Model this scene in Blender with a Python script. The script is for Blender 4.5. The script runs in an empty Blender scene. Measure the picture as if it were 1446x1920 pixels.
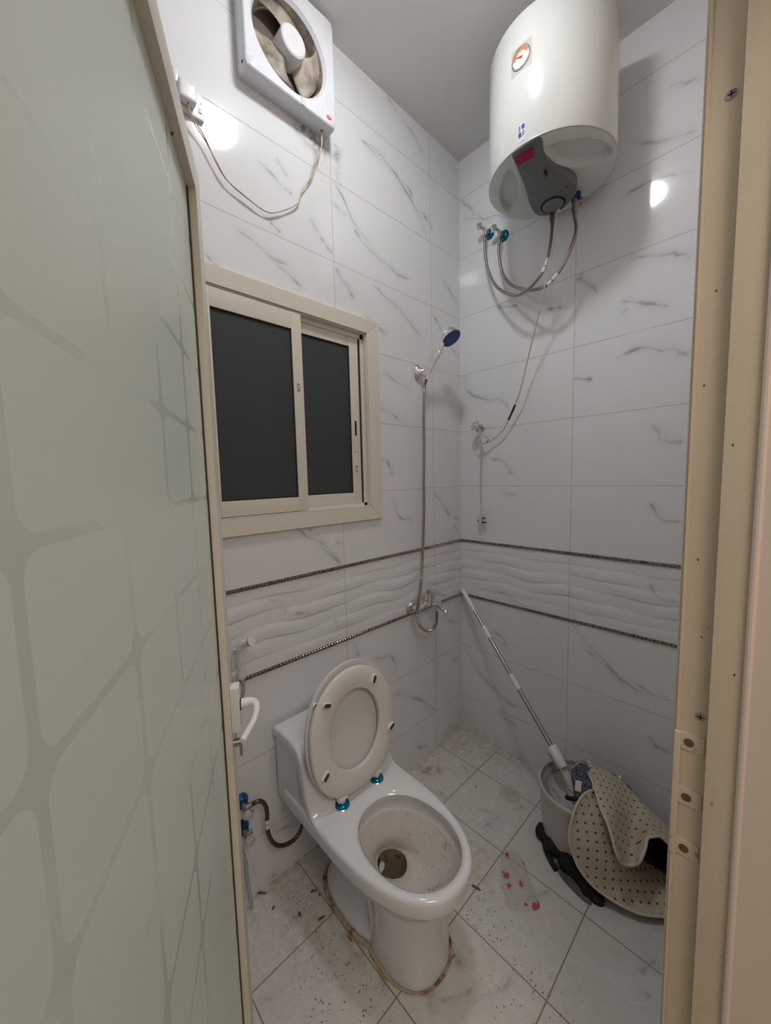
import bpy, bmesh, math, random
import numpy as np
from mathutils import Vector, Matrix, noise
random.seed(7)
SC = bpy.context.scene
COL = SC.collection
PI = math.pi

# ------------------------------------------------------------------ camera
CAM_POS = (1.2457, -1.7749, 1.4967)
YAW, PITCH, ROLL = 0.8109, 0.0913, -0.0249
def cam_axes():
    fw = Vector((-math.sin(YAW)*math.cos(PITCH), math.cos(YAW)*math.cos(PITCH), -math.sin(PITCH)))
    ri = fw.cross(Vector((0, 0, 1))).normalized(); up = ri.cross(fw)
    c, s = math.cos(ROLL), math.sin(ROLL)
    return c*ri + s*up, -s*ri + c*up, fw
cam = bpy.data.cameras.new('camera'); cam_ob = bpy.data.objects.new('camera', cam); COL.objects.link(cam_ob)
cam.sensor_fit = 'HORIZONTAL'; cam.sensor_width = 36.0; cam.lens = 36.0*706.95/1446.0
cam.clip_start = 0.005; cam.clip_end = 50
_r, _u, _f = cam_axes()
m = Matrix.Identity(4)
for i in range(3):
    m[i][0] = _r[i]; m[i][1] = _u[i]; m[i][2] = -_f[i]; m[i][3] = CAM_POS[i]
cam_ob.matrix_world = m
SC.camera = cam_ob

# ------------------------------------------------------------------ world, lamps, exposure
w = bpy.data.worlds.new('night'); SC.world = w; w.use_nodes = True
w.node_tree.nodes['Background'].inputs[0].default_value = (0.5, 0.6, 0.7, 1)
w.node_tree.nodes['Background'].inputs[1].default_value = 0.02
LAMP_STRENGTH = 95.0
HALL_POWER = 17.0
SC.view_settings.view_transform = 'Standard'; SC.view_settings.look = 'None'
SC.view_settings.gamma = 1; SC.view_settings.exposure = 0.0
SC.view_settings.use_curve_mapping = False
al = bpy.data.lights.new('hall_lamp', 'AREA'); al.energy = HALL_POWER; al.size = 0.8; al.color = (1.0, 0.92, 0.82)
alo = bpy.data.objects.new('hall_lamp', al); COL.objects.link(alo); alo.location = (2.15, -1.85, 2.62)

# ------------------------------------------------------------------ material helpers
def nodes_of(m):
    m.use_nodes = True
    return m.node_tree, m.node_tree.nodes, m.node_tree.links
def pm(name, base, rough=0.5, metal=0.0, coat=0.0, bump=0.0, bscale=60.0, var=0.0, vscale=8.0, trans=0.0, ior=1.45, alpha=1.0, emit=None, estr=0.0, sss=0.0, spec=0.5, dirt=None, dscale=20, dlo=0.55, dhi=0.75):
    m = bpy.data.materials.new(name); nt, N, L = nodes_of(m); b = N['Principled BSDF']
    b.inputs['Base Color'].default_value = (*base, 1); b.inputs['Roughness'].default_value = rough
    b.inputs['Metallic'].default_value = metal; b.inputs['Coat Weight'].default_value = coat; b.inputs['Coat Roughness'].default_value = 0.05
    b.inputs['Transmission Weight'].default_value = trans; b.inputs['IOR'].default_value = ior; b.inputs['Alpha'].default_value = alpha
    b.inputs['Specular IOR Level'].default_value = spec
    if emit: b.inputs['Emission Color'].default_value = (*emit, 1); b.inputs['Emission Strength'].default_value = estr
    tc = N.new('ShaderNodeTexCoord')
    col = None
    if var > 0:
        n = N.new('ShaderNodeTexNoise'); n.inputs['Scale'].default_value = vscale; n.inputs['Detail'].default_value = 5
        L.new(tc.outputs['Object'], n.inputs['Vector'])
        mx = N.new('ShaderNodeMix'); mx.data_type = 'RGBA'
        mx.inputs[6].default_value = (*[max(0, c*(1-var)) for c in base], 1); mx.inputs[7].default_value = (*[min(1, c*(1+var)) for c in base], 1)
        L.new(n.outputs['Fac'], mx.inputs[0]); L.new(mx.outputs[2], b.inputs['Base Color']); col = mx.outputs[2]
    if dirt:
        n = N.new('ShaderNodeTexNoise'); n.inputs['Scale'].default_value = dscale; n.inputs['Detail'].default_value = 6
        L.new(tc.outputs['Object'], n.inputs['Vector'])
        mr = N.new('ShaderNodeMapRange'); mr.inputs[1].default_value = dlo; mr.inputs[2].default_value = dhi
        L.new(n.outputs['Fac'], mr.inputs[0])
        mx = N.new('ShaderNodeMix'); mx.data_type = 'RGBA'
        if col: L.new(col, mx.inputs[6])
        else: mx.inputs[6].default_value = (*base, 1)
        mx.inputs[7].default_value = (*dirt, 1); L.new(mr.outputs[0], mx.inputs[0]); L.new(mx.outputs[2], b.inputs['Base Color'])
    if bump > 0:
        n = N.new('ShaderNodeTexNoise'); n.inputs['Scale'].default_value = bscale; n.inputs['Detail'].default_value = 4
        L.new(tc.outputs['Object'], n.inputs['Vector'])
        bp = N.new('ShaderNodeBump'); bp.inputs['Strength'].default_value = bump; bp.inputs['Distance'].default_value = 0.004
        L.new(n.outputs['Fac'], bp.inputs['Height']); L.new(bp.outputs['Normal'], b.inputs['Normal'])
    return m

def attr_mix(m, attr, color, strength=1.0, col_in=None, N=None, L=None):
    a = N.new('ShaderNodeAttribute'); a.attribute_name = attr
    mul = N.new('ShaderNodeMath'); mul.operation = 'MULTIPLY'; mul.inputs[1].default_value = strength; mul.use_clamp = True
    L.new(a.outputs['Fac'], mul.inputs[0])
    mx = N.new('ShaderNodeMix'); mx.data_type = 'RGBA'; L.new(mul.outputs[0], mx.inputs[0])
    L.new(col_in, mx.inputs[6]); mx.inputs[7].default_value = (*color, 1)
    return mx.outputs[2]

def mth(N, L, op, a, b=None, c=None, clamp=False):
    n = N.new('ShaderNodeMath'); n.operation = op; n.use_clamp = clamp
    for i, v in enumerate((a, b, c)):
        if v is None: continue
        if isinstance(v, (int, float)): n.inputs[i].default_value = v
        else: L.new(v, n.inputs[i])
    return n.outputs[0]

def tile_material(name, base, grout, uoff, upitch, voffs, vpitch, gw=0.0011, rough=0.07, veincol=(0.33, 0.35, 0.40), split=None, grout_soft=0.0008, attrs=(), uneven=0.0, spots=False):
    """glazed marble-look tile; UV is in metres on the wall or floor"""
    m = bpy.data.materials.new(name); nt, N, L = nodes_of(m); b = N['Principled BSDF']
    uv = N.new('ShaderNodeUVMap'); uv.uv_map = 'UVMap'
    sp = N.new('ShaderNodeSeparateXYZ'); L.new(uv.outputs[0], sp.inputs[0]); U, V = sp.outputs[0], sp.outputs[1]
    def joint(c, off, pitch):
        t = mth(N, L, 'SUBTRACT', c, off); t = mth(N, L, 'DIVIDE', t, pitch); t = mth(N, L, 'FRACT', t)
        t = mth(N, L, 'SUBTRACT', t, 0.5); t = mth(N, L, 'ABSOLUTE', t); t = mth(N, L, 'SUBTRACT', 0.5, t); t = mth(N, L, 'MULTIPLY', t, pitch)
        mr = N.new('ShaderNodeMapRange'); mr.interpolation_type = 'SMOOTHSTEP'; mr.inputs[1].default_value = gw-grout_soft; mr.inputs[2].default_value = gw+grout_soft
        mr.inputs[3].default_value = 1; mr.inputs[4].default_value = 0; L.new(t, mr.inputs[0]); return mr.outputs[0]
    ju = joint(U, uoff, upitch)
    if split is None: jv = joint(V, voffs, vpitch)
    else:
        ja = joint(V, voffs[1], vpitch); jb = joint(V, voffs[0], vpitch)
        hi = mth(N, L, 'GREATER_THAN', V, split[1]); lo = mth(N, L, 'LESS_THAN', V, split[0])
        jv = mth(N, L, 'ADD', mth(N, L, 'MULTIPLY', ja, hi), mth(N, L, 'MULTIPLY', jb, lo))
    g = mth(N, L, 'MAXIMUM', ju, jv, clamp=True)
    n = N.new('ShaderNodeTexNoise'); n.inputs['Scale'].default_value = 2.2; n.inputs['Detail'].default_value = 4; L.new(uv.outputs[0], n.inputs['Vector'])
    mx = N.new('ShaderNodeMix'); mx.data_type = 'RGBA'; mx.inputs[6].default_value = (*[c*0.95 for c in base], 1); mx.inputs[7].default_value = (*[min(1, c*1.04) for c in base], 1)
    L.new(n.outputs['Fac'], mx.inputs[0]); col = mx.outputs[2]
    a = N.new('ShaderNodeAttribute'); a.attribute_name = 'vein'
    n2 = N.new('ShaderNodeTexNoise'); n2.inputs['Scale'].default_value = 14; n2.inputs['Detail'].default_value = 5; L.new(uv.outputs[0], n2.inputs['Vector'])
    vm = N.new('ShaderNodeMapRange'); vm.inputs[1].default_value = 0.25; vm.inputs[2].default_value = 0.7; vm.inputs[3].default_value = 0.45; vm.inputs[4].default_value = 1.0; L.new(n2.outputs['Fac'], vm.inputs[0])
    vf = mth(N, L, 'MULTIPLY', a.outputs['Fac'], vm.outputs[0], clamp=True)
    mv = N.new('ShaderNodeMix'); mv.data_type = 'RGBA'; L.new(vf, mv.inputs[0]); L.new(col, mv.inputs[6]); mv.inputs[7].default_value = (*veincol, 1); col = mv.outputs[2]
    if spots:
        # specks of dried dirt, where the 'speck' attribute allows
        vo = N.new('ShaderNodeTexVoronoi'); vo.inputs['Scale'].default_value = 150
        nw = N.new('ShaderNodeTexNoise'); nw.inputs['Scale'].default_value = 60; L.new(uv.outputs[0], nw.inputs['Vector'])
        vm2 = N.new('ShaderNodeVectorMath'); vm2.operation = 'MULTIPLY_ADD'; L.new(nw.outputs['Color'], vm2.inputs[0]); vm2.inputs[1].default_value = (0.02, 0.02, 0); L.new(uv.outputs[0], vm2.inputs[2])
        L.new(vm2.outputs[0], vo.inputs['Vector'])
        sc = N.new('ShaderNodeSeparateColor'); L.new(vo.outputs['Color'], sc.inputs[0])
        thr = mth(N, L, 'MULTIPLY', sc.outputs[0], 0.42)
        d = mth(N, L, 'LESS_THAN', vo.outputs['Distance'], thr)
        keep = mth(N, L, 'GREATER_THAN', sc.outputs[1], 0.62)
        sa = N.new('ShaderNodeAttribute'); sa.attribute_name = 'speck'
        f = mth(N, L, 'MULTIPLY', mth(N, L, 'MULTIPLY', d, keep), sa.outputs['Fac'], clamp=True)
        ms = N.new('ShaderNodeMix'); ms.data_type = 'RGBA'; L.new(f, ms.inputs[0]); L.new(col, ms.inputs[6]); ms.inputs[7].default_value = (0.20, 0.185, 0.16, 1); col = ms.outputs[2]
    gm = N.new('ShaderNodeMix'); gm.data_type = 'RGBA'; L.new(mth(N, L, 'MULTIPLY', g, 0.85), gm.inputs[0]); L.new(col, gm.inputs[6]); gm.inputs[7].default_value = (*grout, 1); col = gm.outputs[2]
    for an, ac, st in attrs:
        aa = N.new('ShaderNodeAttribute'); aa.attribute_name = an
        nn = N.new('ShaderNodeTexNoise'); nn.inputs['Scale'].default_value = 38; nn.inputs['Detail'].default_value = 8; nn.inputs['Roughness'].default_value = 0.65; L.new(uv.outputs[0], nn.inputs['Vector'])
        mr = N.new('ShaderNodeMapRange'); mr.inputs[1].default_value = 0.35; mr.inputs[2].default_value = 0.65; L.new(nn.outputs['Fac'], mr.inputs[0])
        f = mth(N, L, 'MULTIPLY', mth(N, L, 'MULTIPLY', aa.outputs['Fac'], mr.outputs[0]), st, clamp=True)
        ma = N.new('ShaderNodeMix'); ma.data_type = 'RGBA'; L.new(f, ma.inputs[0]); L.new(col, ma.inputs[6]); ma.inputs[7].default_value = (*ac, 1); col = ma.outputs[2]
    L.new(col, b.inputs['Base Color'])
    b.inputs['Specular IOR Level'].default_value = 0.5
    rr = mth(N, L, 'MULTIPLY_ADD', g, 0.5, rough)
    if uneven:
        nr = N.new('ShaderNodeTexNoise'); nr.inputs['Scale'].default_value = 9; nr.inputs['Detail'].default_value = 5; L.new(uv.outputs[0], nr.inputs['Vector'])
        rr = mth(N, L, 'ADD', rr, mth(N, L, 'MULTIPLY', nr.outputs['Fac'], uneven))
    L.new(rr, b.inputs['Roughness'])
    bp = N.new('ShaderNodeBump'); bp.inputs['Strength'].default_value = 0.5; bp.inputs['Distance'].default_value = 0.001; bp.invert = True
    L.new(g, bp.inputs['Height']); L.new(bp.outputs['Normal'], b.inputs['Normal'])
    return m

M = {}
M['ceiling'] = pm('ceiling_paint', (0.84, 0.82, 0.80), 0.75, bump=0.15, bscale=14, var=0.04, vscale=3)
M['cream'] = pm('cream_aluminium', (0.74, 0.695, 0.60), 0.38, var=0.05, vscale=5, dirt=(0.36, 0.30, 0.23), dscale=9, dlo=0.66, dhi=0.9)
M['jamb'] = pm('beige_frame_paint', (0.66, 0.575, 0.45), 0.42, var=0.08, vscale=7, dirt=(0.25, 0.19, 0.12), dscale=45, dlo=0.72, dhi=0.8)
M['plaster'] = pm('pinkish_plaster', (0.74, 0.64, 0.565), 0.6, var=0.04, vscale=6, bump=0.2, bscale=10)
M['white_plastic'] = pm('white_plastic', (0.78, 0.78, 0.78), 0.22)
M['grey_white'] = pm('off_white_plastic', (0.66, 0.66, 0.64), 0.35)
M['enamel'] = pm('white_enamel', (0.71, 0.72, 0.70), 0.16, coat=0.3)
M['cap'] = pm('heater_cap_plastic', (0.66, 0.68, 0.66), 0.3)
M['cap_dark'] = pm('heater_cap_recess', (0.50, 0.51, 0.50), 0.42)
M['dark_grey'] = pm('dark_grey_plastic', (0.145, 0.15, 0.155), 0.33)
M['dial'] = pm('dial_grey_plastic', (0.18, 0.185, 0.19), 0.4)
M['black'] = pm('black_rubber', (0.012, 0.012, 0.014), 0.6)
M['chrome'] = pm('chrome', (0.78, 0.78, 0.79), 0.12, metal=1.0)
M['steel'] = pm('brushed_steel', (0.42, 0.40, 0.38), 0.3, metal=1.0)
M['screw'] = pm('old_screw', (0.20, 0.14, 0.09), 0.5, metal=0.7)
M['teal'] = pm('teal_film', (0.0, 0.16, 0.26), 0.12, metal=0.55)
M['blue_film'] = pm('deep_blue_film', (0.005, 0.05, 0.16), 0.3)
M['blue'] = pm('blue_plastic', (0.012, 0.04, 0.22), 0.35)
M['clear'] = pm('clear_acrylic', (0.85, 0.84, 0.83), 0.12, trans=0.75)
M['red'] = pm('red_print', (0.33, 0.0, 0.045), 0.3)
M['logo_red'] = pm('red_badge', (0.62, 0.03, 0.10), 0.4)
M['orange'] = pm('orange_print', (0.85, 0.19, 0.05), 0.45)
M['paper'] = pm('white_paper', (0.80, 0.80, 0.78), 0.5)
M['ink_blue'] = pm('blue_print', (0.02, 0.06, 0.30), 0.4)
M['ink'] = pm('black_ink', (0.01, 0.01, 0.012), 0.6)
M['grey_print'] = pm('grey_print', (0.25, 0.26, 0.28), 0.5)
M['film'] = pm('clear_film', (0.70, 0.68, 0.60), 0.25, alpha=0.45)
M['cord'] = pm('cream_cord', (0.58, 0.46, 0.31), 0.45)
M['cord_white'] = pm('pale_cord', (0.62, 0.56, 0.49), 0.45)
M['porcelain'] = pm('porcelain', (0.74, 0.755, 0.775), 0.07, coat=0.4)
M['seat'] = pm('seat_plastic', (0.72, 0.705, 0.69), 0.22)
M['lidp'] = pm('lid_plastic', (0.70, 0.69, 0.68), 0.25)
M['bowl'] = pm('scaled_bowl', (0.62, 0.58, 0.54), 0.3, var=0.08, vscale=30, dirt=(0.30, 0.24, 0.17), dscale=42, dlo=0.63, dhi=0.75)
M['bowl_hole'] = pm('limescale_outlet', (0.20, 0.155, 0.10), 0.35, var=0.4, vscale=40, dirt=(0.05, 0.03, 0.015), dscale=35, dlo=0.5, dhi=0.65)
M['water'] = pm('still_water', (0.10, 0.08, 0.05), 0.25)
M['bumper'] = pm('brown_bumper', (0.10, 0.07, 0.045), 0.35, metal=0.3)
M['caulk'] = pm('stained_sealant', (0.47, 0.37, 0.25), 0.6, bump=0.6, bscale=60, dirt=(0.17, 0.08, 0.02), dscale=30, dlo=0.47, dhi=0.62)
M['brown_hose'] = pm('brown_grey_braid', (0.16, 0.12, 0.11), 0.4, metal=0.6)
M['bucket'] = pm('grey_bucket_plastic', (0.52, 0.50, 0.48), 0.35)
M['bucket_in'] = pm('dirty_bucket_inside', (0.58, 0.55, 0.53), 0.4, dirt=(0.26, 0.19, 0.15), dscale=28, dlo=0.55, dhi=0.72)
M['bucket_rim'] = pm('bucket_rim_grey', (0.30, 0.295, 0.29), 0.35)
M['blackcloth'] = pm('black_wet_cloth', (0.008, 0.008, 0.010), 0.75, bump=0.8, bscale=40)
M['scrap'] = pm('grey_scrap', (0.13, 0.115, 0.10), 0.7, bump=0.6, bscale=80)
M['hub'] = pm('fan_hub_plastic', (0.70, 0.68, 0.70), 0.35)
M['fan_white'] = pm('fan_white_plastic', (0.73, 0.74, 0.78), 0.2, dirt=(0.50, 0.48, 0.46), dscale=30, dlo=0.62, dhi=0.9)
M['fan_dirty'] = pm('dusty_fan_plastic', (0.44, 0.38, 0.32), 0.55, var=0.2, vscale=9, dirt=(0.10, 0.075, 0.055), dscale=16, dlo=0.42, dhi=0.68)
M['fan_dark'] = pm('fan_back', (0.14, 0.11, 0.09), 0.8)
M['lamp_rim'] = pm('lamp_housing', (0.8, 0.8, 0.8), 0.4)
M['lamp'] = pm('lamp_diffuser', (0.9, 0.9, 0.9), 0.5, emit=(0.97, 0.985, 1.0), estr=LAMP_STRENGTH)
M['floor_hall'] = pm('hall_floor_tile', (0.55, 0.48, 0.40), 0.3)
M['red_seal'] = pm('red_sealant', (0.35, 0.02, 0.02), 0.5)

# ------------------------------------------------------------------ mesh helpers
class MB:
    def __init__(s): s.v = []; s.f = []; s.mi = []; s.uv = None
    def add(s, vs, fs, mi=0):
        o = len(s.v); s.v += [tuple(p) for p in vs]; s.f += [tuple(i+o for i in f) for f in fs]; s.mi += [mi]*len(fs); return s
    def loft(s, rings, closed=True, cap0=False, cap1=False, mi=0):
        n = len(rings[0]); vs = [p for r in rings for p in r]; fs = []
        for k in range(len(rings)-1):
            for i in range(n if closed else n-1):
                j = (i+1) % n; fs.append((k*n+i, k*n+j, (k+1)*n+j, (k+1)*n+i))
        if cap0: fs.append(tuple(range(n-1, -1, -1)))
        if cap1: fs.append(tuple((len(rings)-1)*n+i for i in range(n)))
        return s.add(vs, fs, mi)
    def tube(s, pts, r, seg=10, caps=True, mi=0, flat=None):
        pts = [Vector(p) for p in pts]; n = len(pts); rings = []
        t0 = (pts[1]-pts[0]).normalized(); up = Vector((0, 0, 1)) if abs(t0.z) < 0.9 else Vector((1, 0, 0))
        nrm = (up - t0*up.dot(t0)).normalized()
        for i, p in enumerate(pts):
            t = ((pts[min(i+1, n-1)]-pts[max(i-1, 0)])).normalized()
            nrm = (nrm - t*nrm.dot(t)).normalized(); bi = t.cross(nrm)
            rr = r[i] if isinstance(r, (list, tuple)) else r
            fl = flat or 1.0
            rings.append([p + rr*(math.cos(2*PI*k/seg)*nrm + fl*math.sin(2*PI*k/seg)*bi) for k in range(seg)])
        return s.loft(rings, True, caps, caps, mi)
    def lathe(s, prof, c=(0, 0, 0), axis=(0, 0, 1), seg=48, cap0=True, cap1=True, mi=0, sx=1.0, sy=1.0):
        a = Vector(axis).normalized(); up = Vector((0, 0, 1)) if abs(a.z) < 0.9 else Vector((1, 0, 0))
        e1 = (up - a*up.dot(a)).normalized(); e2 = a.cross(e1); c = Vector(c)
        rings = [[c + a*h + r*(sx*math.cos(2*PI*k/seg)*e1 + sy*math.sin(2*PI*k/seg)*e2) for k in range(seg)] for r, h in prof]
        return s.loft(rings, True, cap0, cap1, mi)
    def box(s, lo, hi, bev=0.0, mi=0, mat=None, seg=2):
        bm = bmesh.new(); bmesh.ops.create_cube(bm, size=1)
        for v in bm.verts: v.co = Vector([(lo[i]+hi[i])/2 + v.co[i]*(hi[i]-lo[i]) for i in range(3)])
        if bev > 0: bmesh.ops.bevel(bm, geom=bm.edges[:], offset=bev, segments=seg, affect='EDGES', profile=0.7)
        bm.verts.index_update(); vs = [(mat @ v.co) if mat else v.co.copy() for v in bm.verts]; fs = [[v.index for v in f.verts] for f in bm.faces]
        bm.free(); return s.add(vs, fs, mi)
    def sphere(s, c, r, seg=14, rings=9, sc=(1, 1, 1), mi=0):
        prof = [[(c[0]+r*sc[0]*math.sin(PI*j/rings)*math.cos(2*PI*k/seg), c[1]+r*sc[1]*math.sin(PI*j/rings)*math.sin(2*PI*k/seg), c[2]+r*sc[2]*math.cos(PI*j/rings)) for k in range(seg)] for j in range(rings+1)]
        prof[0] = [(c[0], c[1], c[2]+r*sc[2])]*seg; prof[-1] = [(c[0], c[1], c[2]-r*sc[2])]*seg
        return s.loft(prof, True, mi=mi)
    def xform(s, mat): s.v = [tuple(mat @ Vector(p)) for p in s.v]; return s
    def build(s, name, mats, parent=None, smooth=35, label=None):
        me = bpy.data.meshes.new(name); me.from_pydata(s.v, [], s.f); me.update()
        mats = mats if isinstance(mats, (list, tuple)) else [mats]
        for mm in mats: me.materials.append(M[mm] if isinstance(mm, str) else mm)
        me.polygons.foreach_set('material_index', s.mi)
        bm = bmesh.new(); bm.from_mesh(me); bmesh.ops.remove_doubles(bm, verts=bm.verts, dist=1e-5)
        bmesh.ops.recalc_face_normals(bm, faces=bm.faces); bm.to_mesh(me); bm.free()
        if smooth: me.shade_smooth(); me.set_sharp_from_angle(angle=math.radians(smooth))
        ob = bpy.data.objects.new(name, me); COL.objects.link(ob)
        if parent is not None:
            ob.parent = parent; ob.matrix_parent_inverse = world(parent).inverted()
        if label: ob['label'] = label
        return ob
def world(o):
    mm = o.matrix_basis.copy(); p = o.parent
    if p is not None: return world(p) @ o.matrix_parent_inverse @ mm
    return mm
def thing(name, label, cat, loc=(0, 0, 0), group=None, kind=None):
    o = bpy.data.objects.new(name, None); COL.objects.link(o); o.location = loc; o.empty_display_size = 0.05
    if label: o['label'] = label
    if cat: o['category'] = cat
    if group: o['group'] = group
    if kind: o['kind'] = kind
    return o
def tag(o, label, cat, group=None):
    o['label'] = label; o['category'] = cat
    if group: o['group'] = group
    return o
def struct(o): o['kind'] = 'structure'; return o
def smooth_path(pts, n=8):
    pts = [Vector(p) for p in pts]; P = [2*pts[0]-pts[1]] + pts + [2*pts[-1]-pts[-2]]; out = []
    for i in range(1, len(P)-2):
        for k in range(n):
            t = k/n; a, b, c, d = P[i-1], P[i], P[i+1], P[i+2]
            out.append(0.5*((2*b)+(c-a)*t+(2*a-5*b+4*c-d)*t*t+(3*b-3*c+d-a)*t**3))
    out.append(pts[-1]); return out
def lerp(a, b, t): return a+(b-a)*t
def text_part(txt, size, mat, origin, ux, uy, name, parent, depth=0.0004, label=None):
    cu = bpy.data.curves.new(name, 'FONT'); cu.body = txt; cu.size = size; cu.align_x = 'CENTER'; cu.align_y = 'CENTER'; cu.extrude = depth
    tmp = bpy.data.objects.new(name+'_tmp', cu); COL.objects.link(tmp)
    dg = bpy.context.evaluated_depsgraph_get(); me = bpy.data.meshes.new_from_object(tmp.evaluated_get(dg))
    bpy.data.objects.remove(tmp, do_unlink=True)
    X = Vector(ux).normalized(); Y = Vector(uy).normalized(); Zv = X.cross(Y); O = Vector(origin)
    for v in me.vertices: v.co = O + X*v.co.x + Y*v.co.y + Zv*v.co.z
    me.materials.clear(); me.materials.append(M[mat])
    ob = bpy.data.objects.new(name, me); COL.objects.link(ob); ob.parent = parent; ob.matrix_parent_inverse = world(parent).inverted()
    if label: ob['label'] = label
    return ob

VL = [[(0.683,2.862),(0.63,2.857),(0.573,2.857),(0.535,2.842),(0.474,2.837),(0.454,2.815),(0.396,2.781),(0.337,2.741),(0.298,2.689),(0.262,2.64)],[(0.467,2.822),(0.396,2.81),(0.359,2.784)],[(0.321,2.748),(0.256,2.731),(0.223,2.699)],[(0.819,2.634),(0.784,2.602),(0.752,2.559),(0.726,2.521),(0.674,2.495),(0.626,2.456),(0.576,2.43),(0.522,2.425),(0.48,2.407),(0.392,2.414)],[(0.732,2.505),(0.693,2.474),(0.645,2.454),(0.614,2.443)],[(0.833,2.556),(0.797,2.544),(0.765,2.537)],[(0.896,2.407),(0.867,2.382),(0.842,2.364)],[(0.828,2.322),(0.808,2.296),(0.771,2.266),(0.738,2.224)],[(0.625,2.316),(0.58,2.293),(0.527,2.281),(0.471,2.263),(0.442,2.242),(0.39,2.211),(0.319,2.171)],[(0.24,2.317),(0.206,2.283),(0.161,2.245)],[(0.686,2.177),(0.612,2.151),(0.546,2.124)],[(0.578,1.979),(0.538,1.947),(0.495,1.929),(0.451,1.921),(0.398,1.903)],[(0.611,1.807),(0.557,1.788),(0.486,1.765),(0.441,1.743)],[(0.087,2.173),(0.013,2.142)],[(0.157,2.496),(0.102,2.47),(0.015,2.406)],[(0.613,1.574),(0.578,1.574),(0.551,1.539),(0.545,1.499)],[(0.555,1.412),(0.528,1.364),(0.515,1.316),(0.485,1.298),(0.438,1.299),(0.399,1.273)],[(0.241,1.419),(0.205,1.383),(0.159,1.333),(0.101,1.274)],[(0.08,1.269),(0.018,1.254)],[(0.071,1.228),(0.03,1.192)],[(0.952,1.254),(0.921,1.227),(0.891,1.182),(0.848,1.142)],[(0.686,0.676),(0.638,0.654),(0.595,0.657),(0.559,0.625),(0.545,0.584)],[(0.58,0.449),(0.503,0.433),(0.448,0.386),(0.355,0.33),(0.311,0.276),(0.256,0.219)],[(0.169,0.736),(0.12,0.691),(0.015,0.641)],[(0.092,0.442),(0.017,0.441)],[(0.792,0.785),(0.776,0.714)],[(0.532,3.125),(0.499,3.106),(0.459,3.095)],[(0.445,3.085),(0.388,3.072),(0.336,3.05),(0.29,3.008)],[(1.054,1.312),(1.008,1.281),(0.949,1.247),(0.904,1.191),(0.85,1.145)],[(1.006,1.311),(0.982,1.299)],[(0.879,1.242),(0.841,1.228)],[(1.178,1.075),(1.127,1.05),(1.112,1.0)],[(1.094,0.99),(1.047,0.99),(1.008,0.975)],[(0.894,0.916),(0.879,0.874)],[(1.068,2.594),(1.021,2.552)],[(1.136,2.552),(1.091,2.535),(1.051,2.514),(1.002,2.501)],[(0.936,2.456),(0.906,2.417),(0.841,2.362)],[(1.218,2.302),(1.158,2.281),(1.094,2.251),(1.022,2.258)],[(1.1,2.374),(1.06,2.354)],[(1.326,2.189),(1.29,2.165)],[(0.681,2.858),(0.58,2.871),(0.451,2.817)],[(1.085,2.238),(1.04,2.224),(0.98,2.197)],[(1.317,2.179),(1.282,2.16)],[(0.409,0.356),(0.331,0.306),(0.249,0.218)],[(0.415,0.095),(0.318,0.052)],[(0.142,0.075),(0.025,0.016)],[(1.212,0.195),(1.154,0.168),(1.105,0.145)],[(1.185,0.253),(1.161,0.251)],[(1.233,0.025),(1.193,0.007)]]
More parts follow.
